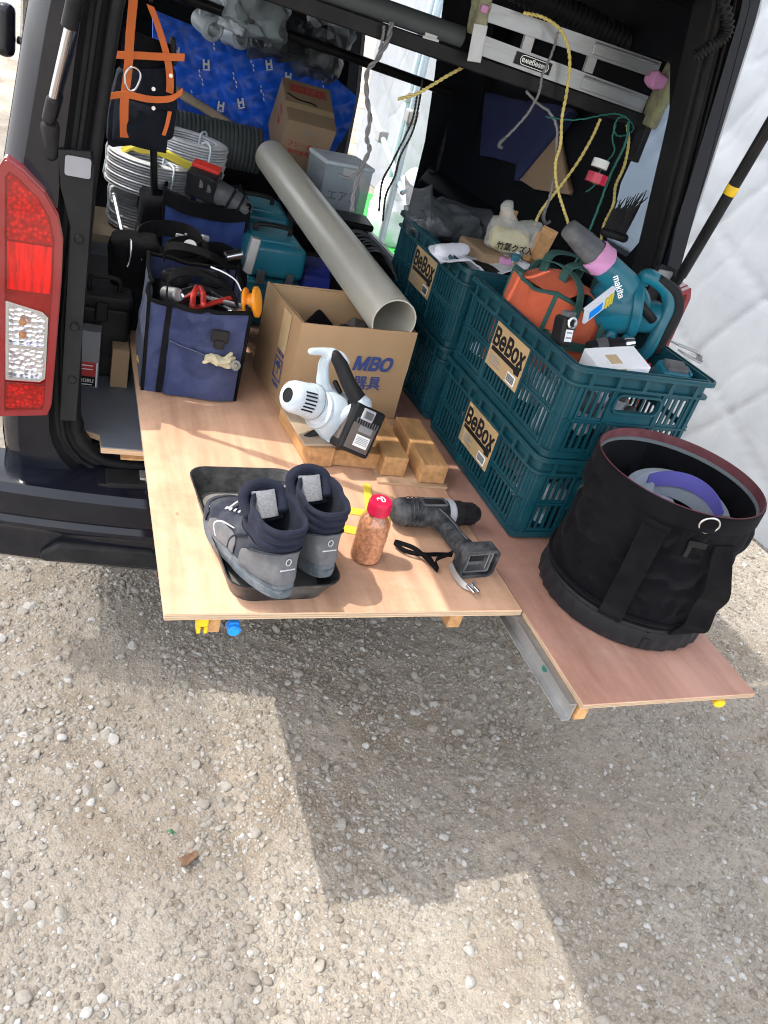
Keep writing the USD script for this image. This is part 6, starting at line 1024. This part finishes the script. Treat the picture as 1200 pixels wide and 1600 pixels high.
adp = thing('teal_adapter', 'small teal and grey battery adapter at the right corner of the front crate', 'adapter', at(1050, 577, y=.30)+[0, 0, -.02], rz(-.1) @ rx(.25)); part(adp, 'adapter_body', rbox(.062, .05, .058, .008), 'teal_plastic', True); part(adp, 'adapter_face', box(.042, .002, .042, (0, -.0255, .002)), 'grey_plastic'); part(adp, 'contact_slot', [box(.003, .002, .028, (x, -.0275, .002)) for x in (-.014, -.005, .005, .014)], 'black_plastic', kind='stuff'); part(adp, 'adapter_rail', box(.008, .030, .064, (.031, -.006, 0), .002), 'teal_plastic'); part(adp, 'top_cap', rbox(.050, .036, .012, .004, (0, 0, .030)), 'grey_plastic', True)
hx = thing('hex_keys', 'bundle of bent black wire keys on the crate corner rim', 'keys', at(1074, 547, y=.30))
for k in range(4): part(hx, 'wire_key', tube([(-.03-.002*k, .006*k, .008), (.02, .006*k-.01, .0), (.034, .006*k-.012, -.006), (.036, .006*k-.016, -.014), (.026, .006*k-.018, -.016), (-.012, .006*k-.006, -.006)], .0019, 6, 5), 'dull_steel', True)
bp_ = thing('bit_packet', 'clear packet with blue print leaning on the teal blower', 'packet', at(935, 478, y=.43), rz(.35) @ ry(-.62) @ rx(.25)); part(bp_, 'packet_shell', rbox(.085, .008, .045, .003), 'sheet_side', True); part(bp_, 'blue_print', box(.038, .001, .024, (-.012, -.0046, -.002)), 'blue_tape'); part(bp_, 'bit_row', [cyl(.003, .03, (.018+.008*j, -.006, 0), (0, 0, 1), 8) for j in range(3)], 'yellow_cable', kind='stuff'); part(bp_, 'packet_edge', box(.085, .010, .004, (0, 0, .023)), 'white_rag')
bt2 = thing('black_battery', 'black tool battery with a white sticker in front of the orange bag', 'battery', at(880, 516, y=.375), rz(.1) @ rx(-.25)); part(bt2, 'battery_body', rbox(.032, .04, .060, .008), 'black_plastic', True); part(bt2, 'battery_top', rbox(.024, .024, .014, .004, (0, -.006, .033)), 'grey_plastic', True); part(bt2, 'sticker', box(.018, .0008, .024, (.0, -.0206, -.008)), 'ink_white'); part(bt2, 'sticker_print', [box(.013, .0008, .003, (0, -.0213, z)) for z in (-.002, -.012)], 'ink_grey', kind='stuff'); part(bt2, 'lens_ring', mv(lathe([(.008, 0), (.012, .001), (.012, .004), (.008, .005)], 20), (0, -.0205, .018), basis((0, -1, 0), (1, 0, 0))), 'chrome', 35)
cw = thing('crate_fill', 'loose tools and packets filling the front crate under the bag', 'tools', (.89, .46, .955))
for k in range(15):
    s_ = rng.uniform(.03, .08, 3); c_ = np.array([rng.uniform(-.12, .12), rng.uniform(-.20, .18), rng.uniform(.02, .10)]); part(cw, ('packet', 'tool_piece', 'fitting_piece')[k % 3], mv(rbox(*s_, .006) if k % 2 else cyl(s_[0]*.3, s_[1]*1.8, (0, 0, 0), rng.normal(size=3), 14, ch=.002), c_, rz(rng.uniform(0, 3)) if k % 2 else None), ('white_rag', 'grey_plastic', 'black_plastic', 'blue_plastic', 'white_plastic', 'dull_steel', 'red_dull', 'black_plastic', 'orange_plastic', 'lime')[k % 10], 35)
gb = thing('grey_bag', 'crumpled smoky plastic bag heaped on the rear crate', 'plastic bag', at(705, 352, y=1.16), rz(.25)); part(gb, 'bag_film', wob(rbox(.26, .17, .11, .04), .045, 13, 5, .012), 'film_grey', True); part(gb, 'bag_contents', wob(rbox(.20, .12, .07, .03, (0, 0, -.01)), .03, 14, 8, .015), 'black_canvas', True); part(gb, 'bag_tail', sheet(lambda u, v: np.stack([-.12-.03*u+.02*np.sin(v*6), -.06+.12*v, .02+.075*u+.012*np.sin(v*9)], 0), 10, 14, .001), 'film_grey', True)
cbg = thing('printed_bag', 'clear printed plastic bag beside the wood blocks in the rear crate', 'plastic bag', at(797, 372, y=.93), rz(-.1)); part(cbg, 'bag_film', wob(rbox(.135, .08, .085, .025), .022, 18, 5, .010), 'film_clear', True); part(cbg, 'bag_contents', wob(rbox(.10, .055, .06, .02), .012, 16, 8, .012), 'yellow_cord', True); part(cbg, 'bag_neck', wob(hulls([((-.02, 0, .04), .022), ((-.03, .01, .07), .016)], [((.02, 0, .03), .02), ((.07, .01, .04), .014)], refine=.008), .01, 30, 2), 'film_clear', True); part(cbg, 'bag_print', mv(text('竹葉クズ入', .018, .0008, True, True), (0, -.050, -.012), Fr), 'ink_black')
for k, (u, v, y_, s_, R_) in enumerate(((792, 342, 1.02, (.035, .035, .05), rz(.5)), (835, 388, .90, (.04, .02, .075), rz(.6) @ ry(.3)), (848, 382, .88, (.020, .04, .085), rz(.3) @ ry(.25)))):
    w_ = thing('wood_block', ('small square wood block behind the printed bag', 'short wood offcut in front of the taller leaning one', 'taller leaning wood offcut beside the orange bag')[k], 'wood block', at(u, v, y=y_), R_); part(w_, 'block_body', box(*s_, ch=.0015), 'pine'); part(w_, 'end_grain', box(s_[0]*.98, s_[1]*.98, .001, (0, 0, s_[2]/2)), 'ply_edge')
wr = thing('white_wrap', 'white plastic wrapping spread over the front end of the rear crate', 'wrapping', at(752, 408, y=.86)+[0, 0, -.01], rz(.05)); part(wr, 'wrap_film', wob(sheet(lambda u, v: np.stack([-.12+.24*u, -.06+.13*v, .012*np.sin(u*9)+.010*np.cos(v*7)], 0), 30, 18, .004), .014, 22, 3), 'white_rag', True); part(wr, 'wrap_roll', wob(hulls([((-.10, .03, .012), .02), ((-.04, .04, .02), .018)], refine=.01), .006, 40, 2), 'white_rag', True)
for k, (u, v, m_) in enumerate(((790, 408, 'pink_tape'), (806, 402, 'teal_plastic'), (818, 414, 'white_rag'), (829, 420, 'grey_plastic'))):
    w_ = thing('small_packet', ('pink small packet beside the white wrapping', 'teal small packet on the white wrapping', 'white small packet near the orange bag', 'grey cap nearest the orange bag')[k], 'packet', at(u, v, y=.80), rz(k)); part(w_, 'packet_body', rbox(.028, .02, .016, .004), m_, True); part(w_, 'packet_cap', cyl(.006, .012, (.014, 0, .004), (1, 0, .3), 12), 'ink_white', 35)
rf_ = thing('crate_lining', 'dark packed goods filling the shaded rear crate', 'goods', (.92, .99, .955), rz(.01)); part(rf_, 'goods_pile', wob(rbox(.29, .44, .17, .03, (0, 0, .09)), .02, 10, 5, .03), 'black_canvas', True); part(rf_, 'goods_box', rbox(.12, .16, .05, .008, (-.04, -.02, .18)), 'card_dark', True)
for z0_, lab in ((.757, 'added pale pipe pieces that brighten the slots of the lower front crate'), (.960, 'added pale pipe pieces that brighten the slots of the upper front crate')):
    pf = thing('crate_fittings', lab, 'fittings', (.90, .47, z0_), rz(.013))  # pale pieces added in place of the light that shows through the slots
    for k in range(70):
        c_ = np.array([rng.uniform(-.13, .12), rng.uniform(-.21, .20), rng.uniform(.02, .075)]); m_ = cyl(rng.uniform(.012, .020), rng.uniform(.05, .12), c_, rng.normal(size=3)*[1, 1, .3], 14, ch=.002)
        if m_.bounds[0][0] > -.15 and m_.bounds[1][0] < .13 and m_.bounds[0][1] > -.225 and m_.bounds[1][1] < .215 and m_.bounds[0][2] > 0: part(pf, 'pipe_piece', m_, ('white_plastic', 'paper_label', 'sheet_side', 'grey_plastic', 'white_rag')[k % 5], 35)
lfp = thing('green_scrap', 'tiny green scrap lying on the gravel left of the shadow', 'scrap', at(268, 1302, z=.008)); part(lfp, 'scrap_leaf', wob(sheet(lambda u, v: np.stack([.018*(u-.5), .010*(v-.5)*np.sin(u*PI)+0*u, .004+.004*np.sin(u*6)+.003*v], 0), 12, 8, .0008), .003, 120, 2), 'scrap_green', True)
bsc = thing('bark_scrap', 'brown bark scrap lying on the gravel near the green scrap', 'scrap', at(295, 1340, z=.006), rz(.4)); part(bsc, 'scrap_body', wob(rbox(.042, .018, .008, .003), .006, 70, 2, .004), 'bark', True)
